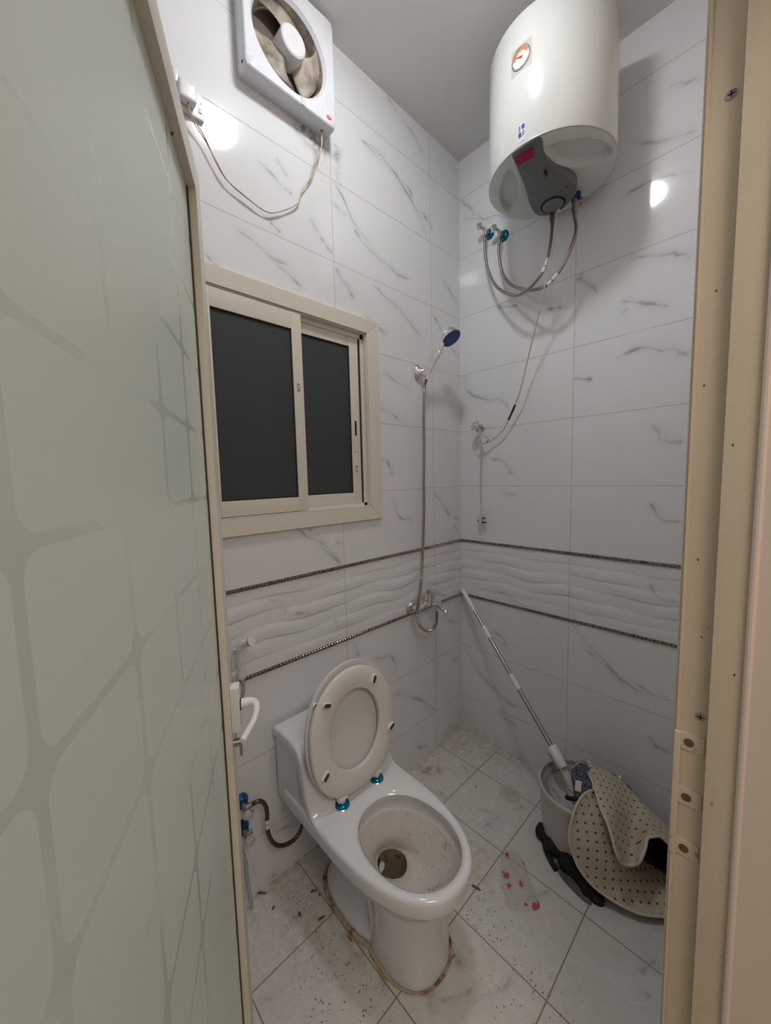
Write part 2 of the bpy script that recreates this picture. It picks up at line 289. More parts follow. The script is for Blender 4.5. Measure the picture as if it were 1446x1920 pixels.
VB = [[(-0.0,2.94),(0.055,2.887),(0.094,2.832),(0.15,2.777),(0.224,2.758),(0.301,2.704)],[(0.618,2.341),(0.618,2.305),(0.665,2.265),(0.688,2.227)],[(0.6,2.318),(0.636,2.293)],[(0.754,2.562),(0.793,2.568),(0.832,2.569),(0.855,2.572),(0.903,2.556)],[(0.791,2.328),(0.83,2.312),(0.912,2.291)],[(0.77,2.171),(0.821,2.153),(0.85,2.135)],[(0.777,2.118),(0.779,2.131),(0.796,2.134)],[(0.75,1.96),(0.801,1.964),(0.841,1.977),(0.924,1.939)],[(0.596,1.912),(0.633,1.901),(0.674,1.887)],[(0.018,2.837),(0.124,2.789),(0.208,2.752)],[(0.225,2.327),(0.334,2.298)],[(0.462,2.239),(0.541,2.223)],[(0.011,2.045),(0.041,2.014),(0.033,1.967),(0.063,1.937),(0.113,1.904),(0.183,1.88),(0.242,1.879),(0.268,1.855),(0.294,1.806)],[(0.183,1.575),(0.237,1.578),(0.276,1.547),(0.314,1.493)],[(0.237,1.422),(0.283,1.399),(0.352,1.388)],[(0.901,2.854),(0.92,2.854),(0.944,2.837),(0.967,2.83),(0.99,2.816)],[(0.78,2.745),(0.807,2.733),(0.826,2.715),(0.869,2.695),(0.911,2.684),(0.951,2.671),(0.985,2.658)],[(0.785,2.559),(0.821,2.57),(0.848,2.57),(0.874,2.565),(0.915,2.557),(0.955,2.543),(0.99,2.528)],[(0.811,2.32),(0.883,2.295),(0.937,2.282),(0.966,2.265),(0.99,2.241)],[(0.797,2.161),(0.825,2.149),(0.875,2.127),(0.928,2.098)],[(0.803,1.97),(0.84,1.974),(0.894,1.952),(0.95,1.943),(0.967,1.924),(0.992,1.901)],[(0.881,1.679),(0.909,1.644),(0.914,1.618),(0.945,1.599),(0.991,1.601)],[(0.891,1.377),(0.911,1.328),(0.938,1.303),(0.994,1.301)],[(0.902,1.055),(0.926,1.009),(0.949,0.989),(0.997,0.991)],[(0.843,0.616),(0.892,0.608),(0.94,0.587),(0.99,0.593)],[(0.913,0.406),(0.943,0.379),(0.998,0.376)],[(0.6,0.819),(0.669,0.734),(0.743,0.676),(0.804,0.618),(0.878,0.588),(0.989,0.593)],[(0.67,0.703),(0.761,0.642),(0.838,0.592)],[(0.006,0.502),(0.073,0.444),(0.117,0.381),(0.201,0.329),(0.28,0.293),(0.38,0.293)],[(0.241,0.2),(0.307,0.18),(0.351,0.164)],[(0.2,0.651),(0.266,0.633),(0.285,0.578)],[(0.226,0.872),(0.303,0.864),(0.339,0.843)],[(0.914,0.412),(0.953,0.374),(0.997,0.378)],[(0.238,0.203),(0.291,0.183),(0.354,0.164)],[(0.245,0.308),(0.29,0.283),(0.347,0.277),(0.383,0.288)]]
VF = [[(0.042,0.199),(0.081,0.16),(0.083,0.122),(0.113,0.068)],[(0.386,0.42),(0.414,0.394),(0.44,0.382)],[(0.438,0.485),(0.452,0.42),(0.462,0.372)],[(0.179,0.46),(0.243,0.475)],[(0.181,0.253),(0.226,0.27)],[(0.489,0.305),(0.513,0.258)],[(0.705,0.98),(0.728,0.932),(0.754,0.886),(0.763,0.826)],[(1.042,0.589),(1.061,0.604)],[(0.693,0.609),(0.742,0.522)],[(1.024,0.561),(1.051,0.491)],[(0.616,0.927),(0.634,0.928),(0.633,0.91)],[(0.653,1.015),(0.678,0.98),(0.691,0.943)],[(0.633,1.041),(0.663,1.002)],[(0.286,1.394),(0.304,1.379)],[(0.359,1.237),(0.375,1.228)]]
# ------------------------------------------------------------------ the room
CEIL = 3.126
Z_TOP, Z_BOT = 1.131, 0.818      # the two metal borders
def vein_field(U, V, lines, seed):
    rng = np.random.RandomState(int(seed)); out = np.zeros_like(U)
    for pl in lines:
        wbase = rng.uniform(0.0035, 0.0065); inten = rng.uniform(0.7, 1.0)
        pts = []
        for (a, b) in zip(pl[:-1], pl[1:]):
            L = math.hypot(b[0]-a[0], b[1]-a[1]); k = max(2, int(L/0.02))
            for i in range(k):
                t = i/k; j = rng.normal(0, 0.0022, 2); pts.append((lerp(a[0], b[0], t)+j[0], lerp(a[1], b[1], t)+j[1]))
        pts.append(pl[-1]); P = np.array(pts); n = len(P)
        lo = P.min(0)-0.05; hi = P.max(0)+0.05
        ms = (U > lo[0]) & (U < hi[0]) & (V > lo[1]) & (V < hi[1]); u = U[ms]; v = V[ms]; acc = np.zeros_like(u)
        ph = rng.uniform(0, 6.28)
        for i in range(n-1):
            a = P[i]; d = P[i+1]-a; q = d@d+1e-12; h = np.clip(((u-a[0])*d[0]+(v-a[1])*d[1])/q, 0, 1)
            dist = np.hypot(u-a[0]-h*d[0], v-a[1]-h*d[1]); s = (i+h)/(n-1)
            taper = np.clip(np.minimum(s, 1-s)*8+0.3, 0, 1)
            wd = wbase*(0.7+0.5*np.sin(ph+s*9))*taper
            core = np.exp(-(dist/np.maximum(wd, 1e-4))**2)*inten*taper
            halo = np.exp(-(dist/(0.020*taper+0.002))**2)*0.17*taper
            acc = np.maximum(acc, core*(0.75+0.25*np.sin(ph*2+s*14))+halo)
        out[ms] = np.maximum(out[ms], acc)
    return out
def blob(U, V, u, v, ru, rv, k=2): return np.exp(-(((U-u)/ru)**2+((V-v)/rv)**2)**(k/2))
def grid_surface(name, us, vs, to3, mat, attrs, keep=None, flip=False):
    nu, nv = len(us), len(vs); U, V = np.meshgrid(us, vs, indexing='ij'); P = to3(U, V).reshape(-1, 3)
    idx = np.arange(nu*nv).reshape(nu, nv); q = np.stack([idx[:-1, :-1], idx[1:, :-1], idx[1:, 1:], idx[:-1, 1:]], -1).reshape(-1, 4)
    if keep is not None:
        uc = (U[:-1, :-1]+U[1:, 1:])/2; vc = (V[:-1, :-1]+V[1:, 1:])/2; q = q[keep(uc, vc).reshape(-1)]
    if flip: q = q[:, ::-1]
    me = bpy.data.meshes.new(name); me.vertices.add(len(P)); me.vertices.foreach_set('co', P.astype(np.float32).ravel())
    me.loops.add(q.size); me.loops.foreach_set('vertex_index', q.astype(np.int32).ravel())
    me.polygons.add(len(q)); me.polygons.foreach_set('loop_start', np.arange(0, q.size, 4, dtype=np.int32)); me.polygons.foreach_set('loop_total', np.full(len(q), 4, dtype=np.int32))
    me.update(calc_edges=True); me.validate()
    uvl = me.uv_layers.new(name='UVMap'); uvs = np.stack([U.ravel(), V.ravel()], -1)[q.ravel()]; uvl.data.foreach_set('uv', uvs.astype(np.float32).ravel())
    for an, A in attrs.items():
        at = me.attributes.new(an, 'FLOAT', 'POINT'); at.data.foreach_set('value', A(U, V).astype(np.float32).ravel())
    me.materials.append(mat); me.shade_smooth()
    ob = bpy.data.objects.new(name, me); COL.objects.link(ob); return ob

WALL_BASE = (0.79, 0.80, 0.82)
GROUT = (0.40, 0.36, 0.31)
M['tileL'] = tile_material('wall_tile_window_side', WALL_BASE, GROUT, 0.2425, 0.5937, (0.215, 0.238), 0.30, split=(0.8, 1.15), attrs=(('grime', (0.055, 0.05, 0.045), 1.0), ('damp', (0.50, 0.43, 0.33), 0.8)))
M['tileB'] = tile_material('wall_tile_heater_side', WALL_BASE, GROUT, 0.5938, 0.6, (0.215, 0.238), 0.30, split=(0.8, 1.15), attrs=(('damp', (0.50, 0.43, 0.33), 0.8),))
M['tileF'] = tile_material('floor_tile', (0.68, 0.675, 0.645), (0.17, 0.12, 0.07), 0.2448, 0.3050, 0.2191, 0.2998, gw=0.0018, rough=0.13, veincol=(0.30, 0.31, 0.32), uneven=0.25, spots=True,
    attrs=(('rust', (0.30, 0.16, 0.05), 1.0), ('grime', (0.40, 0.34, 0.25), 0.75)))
M['ceramic'] = pm('plain_wall_tile', WALL_BASE, 0.08)

def nsu(U, V, s, seed=0):
    return 0.5+0.25*(np.sin(U*s*1.7+seed)+np.sin(V*s*2.3+seed*2+U*s))
def damp_low(U, V): return np.clip(1-V/0.22, 0, 1)**1.5*0.75*np.clip(nsu(U, V, 9), 0, 1)
# left wall (window wall): x = 0, u = -y
ZW0, ZW1, YW0, YW1 = 1.372, 2.104, 0.685, 1.37      # window opening
usL = np.concatenate([np.arange(0, 1.42, 0.004), np.linspace(1.42, 2.05, 6)])
vsA = np.concatenate([np.arange(0, Z_BOT, 0.004), [Z_BOT]])
vsB = np.arange(Z_TOP, CEIL+0.004, 0.004)
vs_all = np.concatenate([vsA, vsB])
band = lambda u, v: ~((v > Z_BOT) & (v < Z_TOP))
def grimeL(U, V):
    g = 1.1*blob(U, V, 0.93, 2.745, 0.05, 0.035)+0.75*blob(U, V, 0.86, 2.735, 0.035, 0.03)+0.6*blob(U, V, 0.80, 2.745, 0.02, 0.03)+0.5*blob(U, V, 0.99, 2.765, 0.05, 0.01)
    g += 0.35*blob(U, V, 0.90, 2.69, 0.012, 0.05)+0.3*blob(U, V, 0.80, 2.69, 0.012, 0.05)+0.25*blob(U, V, 0.79, 2.64, 0.006, 0.008)+0.4*np.exp(-((U-1.19)/0.01)**2)*(V > 2.8)*(0.5+0.5*np.sin(V*60))
    return np.clip(g, 0, 1)
def dampL(U, V): return np.clip(damp_low(U, V)*np.clip(1-U/1.0, 0.15, 1)+0.28*blob(U, V, 0.86, 2.66, 0.07, 0.12)+0.25*blob(U, V, 0.78, 3.09, 0.2, 0.02), 0, 1)
wall_left = grid_surface('wall_left', usL, vs_all, lambda U, V: np.stack([0*U, -U, V], -1), M['tileL'],
    {'vein': lambda U, V: vein_field(U, V, VL, 3), 'grime': grimeL, 'damp': dampL},
    keep=lambda u, v: band(u, v) & ~((u > YW0) & (u < YW1) & (v > ZW0) & (v < ZW1)))
struct(wall_left)
usB = np.concatenate([np.arange(0, 1.1, 0.004), [1.16]])
wall_back = grid_surface('wall_back', usB, vs_all, lambda U, V: np.stack([U, 0*U, V], -1), M['tileB'],
    {'vein': lambda U, V: vein_field(U, V, VB, 5), 'damp': lambda U, V: np.clip(damp_low(U, V)*np.clip(1-U/0.7, 0.1, 1), 0, 1)}, keep=band)
struct(wall_back)
# relief panels between the borders, child meshes of their walls
def relief(uname, ulen, to3, mat, parent, seed, lines):
    us = np.arange(0, ulen, 0.006); vs = np.linspace(Z_BOT, Z_TOP, 92)
    def pos(U, V):
        t = (V-Z_BOT)/(Z_TOP-Z_BOT); wob = 0.022*np.sin(U*2*PI/0.46+seed)+0.012*np.sin(U*2*PI/0.27+seed*2)
        ph = (t+wob*np.sin(PI*t))*6.0; fr = ph-np.floor(ph)
        amp = 0.55+0.45*np.sin(U*2*PI/0.47+np.floor(ph)*2.1+seed)
        D = 0.0042*amp*(1-np.abs(2*fr-1)**1.6*(0.7+0.3*np.sign(fr-0.5)))*np.sin(PI*np.clip(t, 0.0, 1))**0.5
        return to3(U, V, D)
    ob = grid_surface(uname, us, vs, pos, mat, {'vein': lambda U, V: 0.7*vein_field(U, V, lines, seed+9)})
    ob.parent = parent; return ob
relief('relief_tiles', 2.05, lambda U, V, D: np.stack([D, -U, V], -1), M['tileL'], wall_left, 1.0, VL)
relief('relief_tiles', 1.16, lambda U, V, D: np.stack([U, -D, V], -1), M['tileB'], wall_back, 2.3, VB)
# floor
def floor_attr_rust(U, V):
    g = 1.8*blob(U, V, 0.075, 0.40, 0.026, 0.020)+1.9*blob(U, V, 0.11, 0.362, 0.022, 0.014)+1.2*blob(U, V, 0.05, 0.42, 0.025, 0.02)
    for (a, b, c) in ((0.24, 1.10, 0.03), (0.33, 1.125, 0.025), (0.40, 1.13, 0.03), (0.19, 1.08, 0.03), (0.50, 1.12, 0.025), (0.62, 1.05, 0.025), (0.63, 0.92, 0.02)):
        g += 0.75*blob(U, V, a, b, c, c*0.8)
    g += 0.5*np.exp(-np.minimum(U, V)/0.006)
    return np.clip(g, 0, 1)
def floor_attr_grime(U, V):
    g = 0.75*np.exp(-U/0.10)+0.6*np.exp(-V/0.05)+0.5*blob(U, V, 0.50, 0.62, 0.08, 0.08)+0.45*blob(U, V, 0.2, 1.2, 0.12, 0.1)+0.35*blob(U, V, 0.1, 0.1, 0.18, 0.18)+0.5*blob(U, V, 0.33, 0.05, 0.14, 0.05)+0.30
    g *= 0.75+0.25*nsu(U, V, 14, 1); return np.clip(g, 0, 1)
def floor_attr_speck(U, V):
    g = 0.9*blob(U, V, 0.42, 1.24, 0.13, 0.09)+0.9*blob(U, V, 0.62, 0.74, 0.09, 0.09)+0.8*blob(U, V, 0.80, 0.86, 0.12, 0.1)+0.7*blob(U, V, 0.15, 1.2, 0.1, 0.07)+0.25*blob(U, V, 0.5, 0.5, 0.2, 0.2)+0.3*blob(U, V, 0.5, 1.2, 0.3, 0.1)
    return (g > 0.22)*np.clip(g*1.6, 0, 1)
floor = grid_surface('floor', np.arange(0, 1.166, 0.005), np.concatenate([np.arange(0, 1.45, 0.005), [2.05]]), lambda U, V: np.stack([U, -V, 0*U], -1), M['tileF'],
    {'vein': lambda U, V: vein_field(U, V, VF, 11), 'rust': floor_attr_rust, 'grime': floor_attr_grime, 'speck': floor_attr_speck}, flip=True)
struct(floor)
def sbox(name, lo, hi, mat, bev=0): return struct(MB().box(lo, hi, bev).build(name, mat, smooth=0 if not bev else 35))
sbox('ceiling', (-0.02, -2.07, CEIL), (1.32, 0.02, CEIL+0.06), 'ceiling')
sbox('wall_front', (0, -2.10, 0), (1.30, -2.05, CEIL), 'ceramic')
# wall with the doorway: piers beside the opening and the lintel
JY = -1.04; HY = -1.845; WX0, WX1 = 1.16, 1.42
wr = MB(); wr.box((WX0, -1.02, 0), (WX1, 0.0, CEIL)); wr.box((1.2225, -1.058, 0), (WX1, -1.02, CEIL)); wr.box((WX0, -2.05, 0), (WX1, HY-0.025, CEIL)); wr.box((1.2225, HY-0.025, 0), (WX1, HY-0.0, CEIL)); wr.box((WX0, HY-0.02, 2.24), (WX1, -1.058, CEIL))
struct(wr.build('wall_right', 'plaster', smooth=0))
# hall behind the viewer, which lights the frame
hb = MB()
hb.box((WX1, -3.2, 0), (2.9, 0.6, -0.05), mi=1); hb.box((WX1, -3.2, 2.7), (2.9, 0.6, 2.75)); hb.box((2.9, -3.2, 0), (2.95, 0.6, 2.7))
hb.box((WX1, -3.25, 0), (2.9, -3.2, 2.7)); hb.box((WX1, 0.6, 0), (2.9, 0.65, 2.7)); hb.box((WX1-0.001, -3.2, 0), (WX1, -2.05, 2.7)); hb.box((WX1-0.001, 0.0, 0), (WX1, 0.6, 2.7))
struct(hb.build('wall_hall', ['plaster', 'floor_hall'], smooth=0))
sb = MB(); sb.box((1.163, HY-0.02, -0.04), (WX1, -1.058, 0.0), 0); struct(sb.build('floor', 'floor_hall', smooth=0))

# ------------------------------------------------------------------ metal rope borders
def border(name, length, to3, z):
    b = MB(); h = 0.0135
    def P(u, d, zz): return to3(u, d, zz)
    # flat base strip
    rings = []
    for u in np.linspace(0.0, length, 40): rings.append([P(u, 0.0, z-h/2), P(u, 0.0035, z-h/2), P(u, 0.0035, z+h/2), P(u, 0.0, z+h/2)])
    b.loft(rings, True, True, True)
    n = int(length/0.0135)
    for i in range(n):
        u = (i+0.5)*length/n; r = 0.0062
        c = P(u, 0.0035, z)
        for k in range(2):
            pass
        ring0 = [P(u+0.0066*math.cos(a), 0.0035, z+0.0064*math.sin(a)) for a in [2*PI*j/8 for j in range(8)]]
        ring1 = [P(u+0.0038*math.cos(a), 0.0078, z+0.0036*math.sin(a)) for a in [2*PI*j/8 for j in range(8)]]
        b.loft([ring0, ring1], True, False, True)
    return struct(b.build(name, 'bronze', smooth=20))
M['bronze'] = pm('bronze_rope_trim', (0.36, 0.31, 0.26), 0.25, metal=1.0, dirt=(0.12, 0.09, 0.06), dscale=90, dlo=0.52, dhi=0.66)
border('trim_1', 1.45, lambda u, d, z: Vector((d, -u, z)), Z_TOP)
border('trim_2', 1.45, lambda u, d, z: Vector((d, -u, z)), Z_BOT)
border('trim_3', 1.155, lambda u, d, z: Vector((u, -d, z)), Z_TOP)
border('trim_4', 1.155, lambda u, d, z: Vector((u, -d, z)), Z_BOT)

# ------------------------------------------------------------------ door frame
fr = MB()
def jamb_side(y, sgn, ztop):
    # sgn: direction the face looks along y
    fr.box((1.1500, min(y, y-sgn*0.022), 0), (1.186, max(y, y-sgn*0.022), ztop), 0.0015)
    fr.box((1.1465, min(y+sgn*0.0045, y-sgn*0.018), 0), (1.1505, max(y+sgn*0.0045, y-sgn*0.018), ztop), 0.0015)
    fr.box((1.1430, min(y+sgn*0.001, y-sgn*0.03), 0), (1.1462, max(y+sgn*0.001, y-sgn*0.03), ztop), 0.001)
    fr.box((1.186, min(y+sgn*0.015, y-sgn*0.018), 0), (1.2225, max(y+sgn*0.015, y-sgn*0.018), ztop), 0.002)
jamb_side(JY, -1, 2.24); jamb_side(HY+0.0, 1, 2.24)
fr.box((1.150, HY, 2.205), (1.2225, JY, 2.24), 0.002)
frame = struct(fr.build('trim_5', 'jamb'))
sl = MB(); sl.tube([(1.2265, -1.0585, 0.0), (1.2255, -1.0575, 1.0), (1.2265, -1.0590, 2.2)], 0.0045, 10)
sl.build('sealant_bead', 'plaster', frame)
M['jamb_light'] = pm('beige_plate_paint', (0.66, 0.585, 0.47), 0.42, dirt=(0.25, 0.19, 0.12), dscale=45, dlo=0.62, dhi=0.75)
# strike plate with three screwed tabs, and loose frame screws
sp = MB(); sp.box((1.1455, -1.0465, 0.865), (1.1535, -1.0405, 1.078), 0.001)
for z in (1.064, 0.97, 0.880): sp.box((1.152, -1.0425, z-0.014), (1.1825, -1.0395, z+0.014), 0.0008)
plate = sp.build('strike_plate', 'jamb_light', frame)
for z in (1.064, 0.97, 0.880):
    MB().lathe([(0.0065, 0), (0.0065, 0.0012), (0.004, 0.0018), (0.0, 0.0012)], (1.164, -1.0425, z), (0, -1, 0), 16).build('screw', 'screw', plate)
for x, z in ((1.173, 2.001), (1.176, 1.112)):
    s_ = MB().lathe([(0.0062, 0), (0.0062, 0.0012), (0.0035, 0.002), (0.0, 0.0015)], (x, -1.0402, z), (0, -1, 0), 16)
    s_.box((x-0.004, -1.0426, z-0.0007), (x+0.004, -1.0420, z+0.0007), mi=1); s_.box((x-0.0007, -1.0426, z-0.004), (x+0.0007, -1.0420, z+0.004), mi=1)
    s_.build('screw', ['steel', 'black'], frame)
sd = MB()
for (x, y, z) in ((1.160, -1.0403, 1.62), (1.168, -1.0403, 1.75), (1.163, -1.0403, 1.36), (1.172, -1.0403, 1.24), (1.196, -1.0553, 1.53), (1.212, -1.0553, 1.20)):
    sd.sphere((x, y, z), 0.0012, 6, 4, (1, 0.4, 1.8))
sd.build('paint_chips', 'screw', frame)

# ------------------------------------------------------------------ door leaf (aluminium frame, frosted glass)
A = math.radians(63.3)
DN = Vector((math.cos(A), math.sin(A), 0)); DU = Vector((-math.sin(A), math.cos(A), 0)); DH = Vector((1.16, -1.8392555, 0))
Tdoor = Matrix(((DU.x, DN.x, 0, DH.x), (DU.y, DN.y, 0, DH.y), (0, 0, 1, 0), (0, 0, 0, 1)))   # local: (s along leaf, k out of face, z)
door = thing('door_1', 'open door of frosted pale green glass in a cream frame', None, DH, kind='structure')
DW, DT = 0.752, 2.045
f = MB()
f.box((0.0, -0.036, 0.01), (0.06, 0, DT), 0.0015, mat=Tdoor)
f.box((0.703, -0.036, 0.01), (DW, 0, DT), 0.0015, mat=Tdoor)
f.build('stile', 'cream', door)
f = MB(); f.box((0.0585, -0.0355, DT-0.05), (0.7045, -0.0003, DT), 0.0012, mat=Tdoor); f.box((0.0585, -0.0355, 0.01), (0.7045, -0.0003, 0.10), 0.0012, mat=Tdoor); f.build('rail', 'cream', door)
# glass with its etched square lattice
gm = bpy.data.materials.new('frosted_glass_lattice'); nt, N, L = nodes_of(gm); b = N['Principled BSDF']
uv = N.new('ShaderNodeUVMap'); uv.uv_map = 'UVMap'; sx = N.new('ShaderNodeSeparateXYZ'); L.new(uv.outputs[0], sx.inputs[0])
def cell(c, off, pitch):
    t = mth(N, L, 'DIVIDE', mth(N, L, 'SUBTRACT', c, off), pitch); t = mth(N, L, 'FRACT', t); t = mth(N, L, 'ABSOLUTE', mth(N, L, 'SUBTRACT', t, 0.5)); return mth(N, L, 'MULTIPLY', t, pitch)
PU, PV, LW, RC = 0.1367, 0.109, 0.0048, 0.016
cu_ = cell(sx.outputs[0], 0.0225, PU); cv_ = cell(sx.outputs[1], 0.053, PV)
qx = mth(N, L, 'MAXIMUM', mth(N, L, 'SUBTRACT', cu_, PU/2-LW-RC), 0.0); qy = mth(N, L, 'MAXIMUM', mth(N, L, 'SUBTRACT', cv_, PV/2-LW*0.8-RC), 0.0)
dd = mth(N, L, 'SQRT', mth(N, L, 'ADD', mth(N, L, 'MULTIPLY', qx, qx), mth(N, L, 'MULTIPLY', qy, qy)))
mr = N.new('ShaderNodeMapRange'); mr.inputs[1].default_value = RC-0.0006; mr.inputs[2].default_value = RC+0.0006; L.new(dd, mr.inputs[0]); line = mr.outputs[0]
mx = N.new('ShaderNodeMix'); mx.data_type = 'RGBA'; mx.inputs[6].default_value = (0.70, 0.785, 0.74, 1); mx.inputs[7].default_value = (0.615, 0.705, 0.67, 1)
bn = N.new('ShaderNodeTexNoise'); bn.inputs['Scale'].default_value = 4.2; bn.inputs['Detail'].default_value = 1; L.new(uv.outputs[0], bn.inputs['Vector'])
br_ = N.new('ShaderNodeMapRange'); br_.inputs[1].default_value = 0.42; br_.inputs[2].default_value = 0.52; br_.inputs[3].default_value = 0.15; L.new(bn.outputs['Fac'], br_.inputs[0])
line = mth(N, L, 'MULTIPLY', line, br_.outputs[0]); L.new(line, mx.inputs[0]); L.new(mx.outputs[2], b.inputs['Base Color'])
L.new(mth(N, L, 'MULTIPLY_ADD', line, -0.18, 0.34), b.inputs['Roughness'])
b.inputs['Transmission Weight'].default_value = 0.0
M['door_glass'] = gm
gme = bpy.data.meshes.new('glass')
x0, x1, z0, z1 = 0.055, 0.708, 0.095, DT-0.045
vs = [Tdoor @ Vector(p) for p in ((x0, -0.015, z0), (x1, -0.015, z0), (x1, -0.015, z1), (x0, -0.015, z1), (x0, -0.021, z0), (x1, -0.021, z0), (x1, -0.021, z1), (x0, -0.021, z1))]
gme.from_pydata(vs, [], [(3, 2, 1, 0), (4, 5, 6, 7), (0, 1, 5, 4), (1, 2, 6, 5), (2, 3, 7, 6), (3, 0, 4, 7)]); gme.update()
ul = gme.uv_layers.new(name='UVMap'); sz = [(x0, z0), (x1, z0), (x1, z1), (x0, z1)]*2
for lp in gme.loops: ul.data[lp.index].uv = sz[lp.vertex_index]
gme.materials.append(gm); go = bpy.data.objects.new('glass', gme); COL.objects.link(go); go.parent = door; go.matrix_parent_inverse = world(door).inverted()
# gasket line round the glass
g = MB(); g.tube([Tdoor @ Vector(p) for p in ((0.7015, -0.0135, 0.101), (0.7015, -0.0135, DT-0.051))], 0.0016, 6); g.build('gasket', 'bumper', door)
rs = MB()
for (s_, z) in ((0.7015, 1.905), (0.7015, 0.47), (0.7015, 1.70)): rs.sphere(Tdoor @ Vector((s_+0.001, -0.0135, z)), 0.002, 8, 6, (1, 1, 3))
rs.sphere(Tdoor @ Vector((0.60, -0.0135, DT-0.050)), 0.002, 8, 6, (2, 1, 1)); rs.build('red_sealant_dabs', 'red_seal', door)
hd = MB(); hd.box((0.708, 0, 1.005), (0.736, 0.017, 1.095), 0.003, mat=Tdoor)
hp = hd.build('handle_plate', 'white_plastic', door)
lv = MB(); lv.tube([Tdoor @ Vector(p) for p in ((0.722, 0.015, 1.055), (0.722, 0.019, 1.055))], 0.0115, 16, mi=1)
pth = smooth_path([Tdoor @ Vector(p) for p in ((0.722, 0.018, 1.055), (0.722, 0.034, 1.056), (0.716, 0.045, 1.055), (0.698, 0.0485, 1.052), (0.670, 0.044, 1.048), (0.645, 0.034, 1.044), (0.628, 0.026, 1.040))], 6)
n_ = len(pth); lv.tube(pth, [lerp(0.0098, 0.0058, min(1, i/(n_*0.55))) for i in range(n_)], 14, flat=1.0)
lv.build('lever', ['white_plastic', 'black'], hp)
ky = MB(); ky.tube([Tdoor @ Vector(p) for p in ((0.724, 0.0, 0.975), (0.724, 0.012, 0.975))], 0.008, 14); ky.box((0.7225, 0.010, 0.945), (0.7255, 0.016, 0.98), 0.0005, mat=Tdoor); ky.build('lock_cylinder', 'steel', door)
for z in (0.3, 1.0, 1.75):
    MB().tube([Tdoor @ Vector((0.0, -0.003, z-0.05)), Tdoor @ Vector((0.0, -0.003, z+0.05))], 0.0065, 12).build('hinge', 'cream', door)

# ------------------------------------------------------------------ window
win = thing('window_1', 'closed sliding window with dark frosted panes in a cream aluminium frame', None, (0, -1.03, 1.74), kind='structure')
f = MB()
Y0, Y1, ZZ0, ZZ1 = -0.62, -1.435, 1.316, 2.157; y0, y1, zz0, zz1 = -0.685, -1.37, 1.374, 2.102
def mitre(a, b, c, d):   # front face quad corners (y,z) with thickness
    vs = [(0.0135, *a), (0.0135, *b), (0.0115, *c), (0.0115, *d), (0.0, *a), (0.0, *b), (-0.005, *c), (-0.005, *d)]
    f.add(vs, [(0, 1, 2, 3), (7, 6, 5, 4), (0, 4, 5, 1), (1, 5, 6, 2), (2, 6, 7, 3), (3, 7, 4, 0)])
e = 0.0008
mitre((Y0, ZZ1), (Y1, ZZ1), (y1, zz1+e), (y0, zz1+e)); mitre((Y0, ZZ0), (Y1, ZZ0), (y1, zz0-e), (y0, zz0-e))
mitre((Y0, ZZ0+e), (Y0, ZZ1-e), (y0, zz1), (y0, zz0)); mitre((Y1, ZZ0+e), (Y1, ZZ1-e), (y1, zz1), (y1, zz0))
f.build('window_casing', 'cream', win, smooth=0)
f = MB()
for (lo, hi) in (((-0.07, y1, zz1-0.004), (0.006, y0, zz1)), ((-0.07, y1, zz0), (0.006, y0, zz0+0.004)), ((-0.07, y0-0.004, zz0), (0.006, y0, zz1)), ((-0.07, y1, zz0), (0.006, y1+0.004, zz1)),
    ((-0.016, y1, zz1-0.022), (-0.013, y0, zz1)), ((-0.04, y1, zz1-0.022), (-0.037, y0, zz1)), ((-0.016, y0-0.02, zz0), (-0.013, y0, zz1)), ((-0.016, y1, zz0), (-0.013, y0, zz0+0.016))): f.box(lo, hi)
f.build('window_track', 'cream', win, smooth=0)
def sash(ya, yb, x, st_l, st_r, tr, br, nm, extra):
    o = MB(); d = 0.018
    za, zb = zz0+0.006, zz1-0.006
    o.box((x-d, yb, za), (x, yb-st_r if False else yb+st_l, zb), 0.001); o.box((x-d, ya-st_r, za), (x, ya, zb), 0.001)
    o.box((x-d+0.001, yb+st_l, zb-tr), (x-0.0006, ya-st_r, zb), 0.001); o.box((x-d+0.001, yb+st_l, za), (x-0.0006, ya-st_r, za+br), 0.001)
    so = o.build('window_sash', 'cream', win)
    g = MB(); g.box((x-0.011, yb+st_l-0.004, za+br-0.004), (x-0.007, ya-st_r+0.004, zb-tr+0.004)); g.build('window_pane', 'pane', so, smooth=0)
    k = MB(); t = 0.0035
    for lo, hi in (((x-0.0075, yb+st_l, za+br), (x-0.004, yb+st_l+t, zb-tr)), ((x-0.0075, ya-st_r-t, za+br), (x-0.004, ya-st_r, zb-tr)), ((x-0.0075, yb+st_l, zb-tr-t), (x-0.004, ya-st_r, zb-tr)), ((x-0.0075, yb+st_l, za+br), (x-0.004, ya-st_r, za+br+t))): k.box(lo, hi)
    k.build('glazing_seal', 'black', so, smooth=0); return so
M['pane'] = pm('dark_frosted_pane', (0.040, 0.049, 0.050), 0.36, bump=1.0, bscale=330, spec=0.5)
sash1 = sash(-1.000, -1.366, 0.007, 0.045, 0.040, 0.060, 0.052, 'left', 0)
sash2 = sash(-0.715, -1.052, -0.017, 0.045, 0.044, 0.055, 0.055, 'right', 0)
lt = MB(); lt.box((-0.017, -0.748, 1.61), (-0.0145, -0.731, 1.745), 0.002); la = lt.build('latch', 'cream', sash2)
MB().box((-0.0146, -0.7445, 1.677), (-0.0138, -0.7345, 1.738), 0.0003).build('latch_slot', 'black', la, smooth=0)
text_part('H', 0.014, 'ink', (0.0078, -1.022, 1.843), (0, 1, 0), (0, 0, 1), 'marker_writing', sash1)
text_part('27', 0.014, 'ink', (0.0078, -1.021, 1.822), (0, 1, 0), (0, 0, 1), 'marker_writing', sash1)
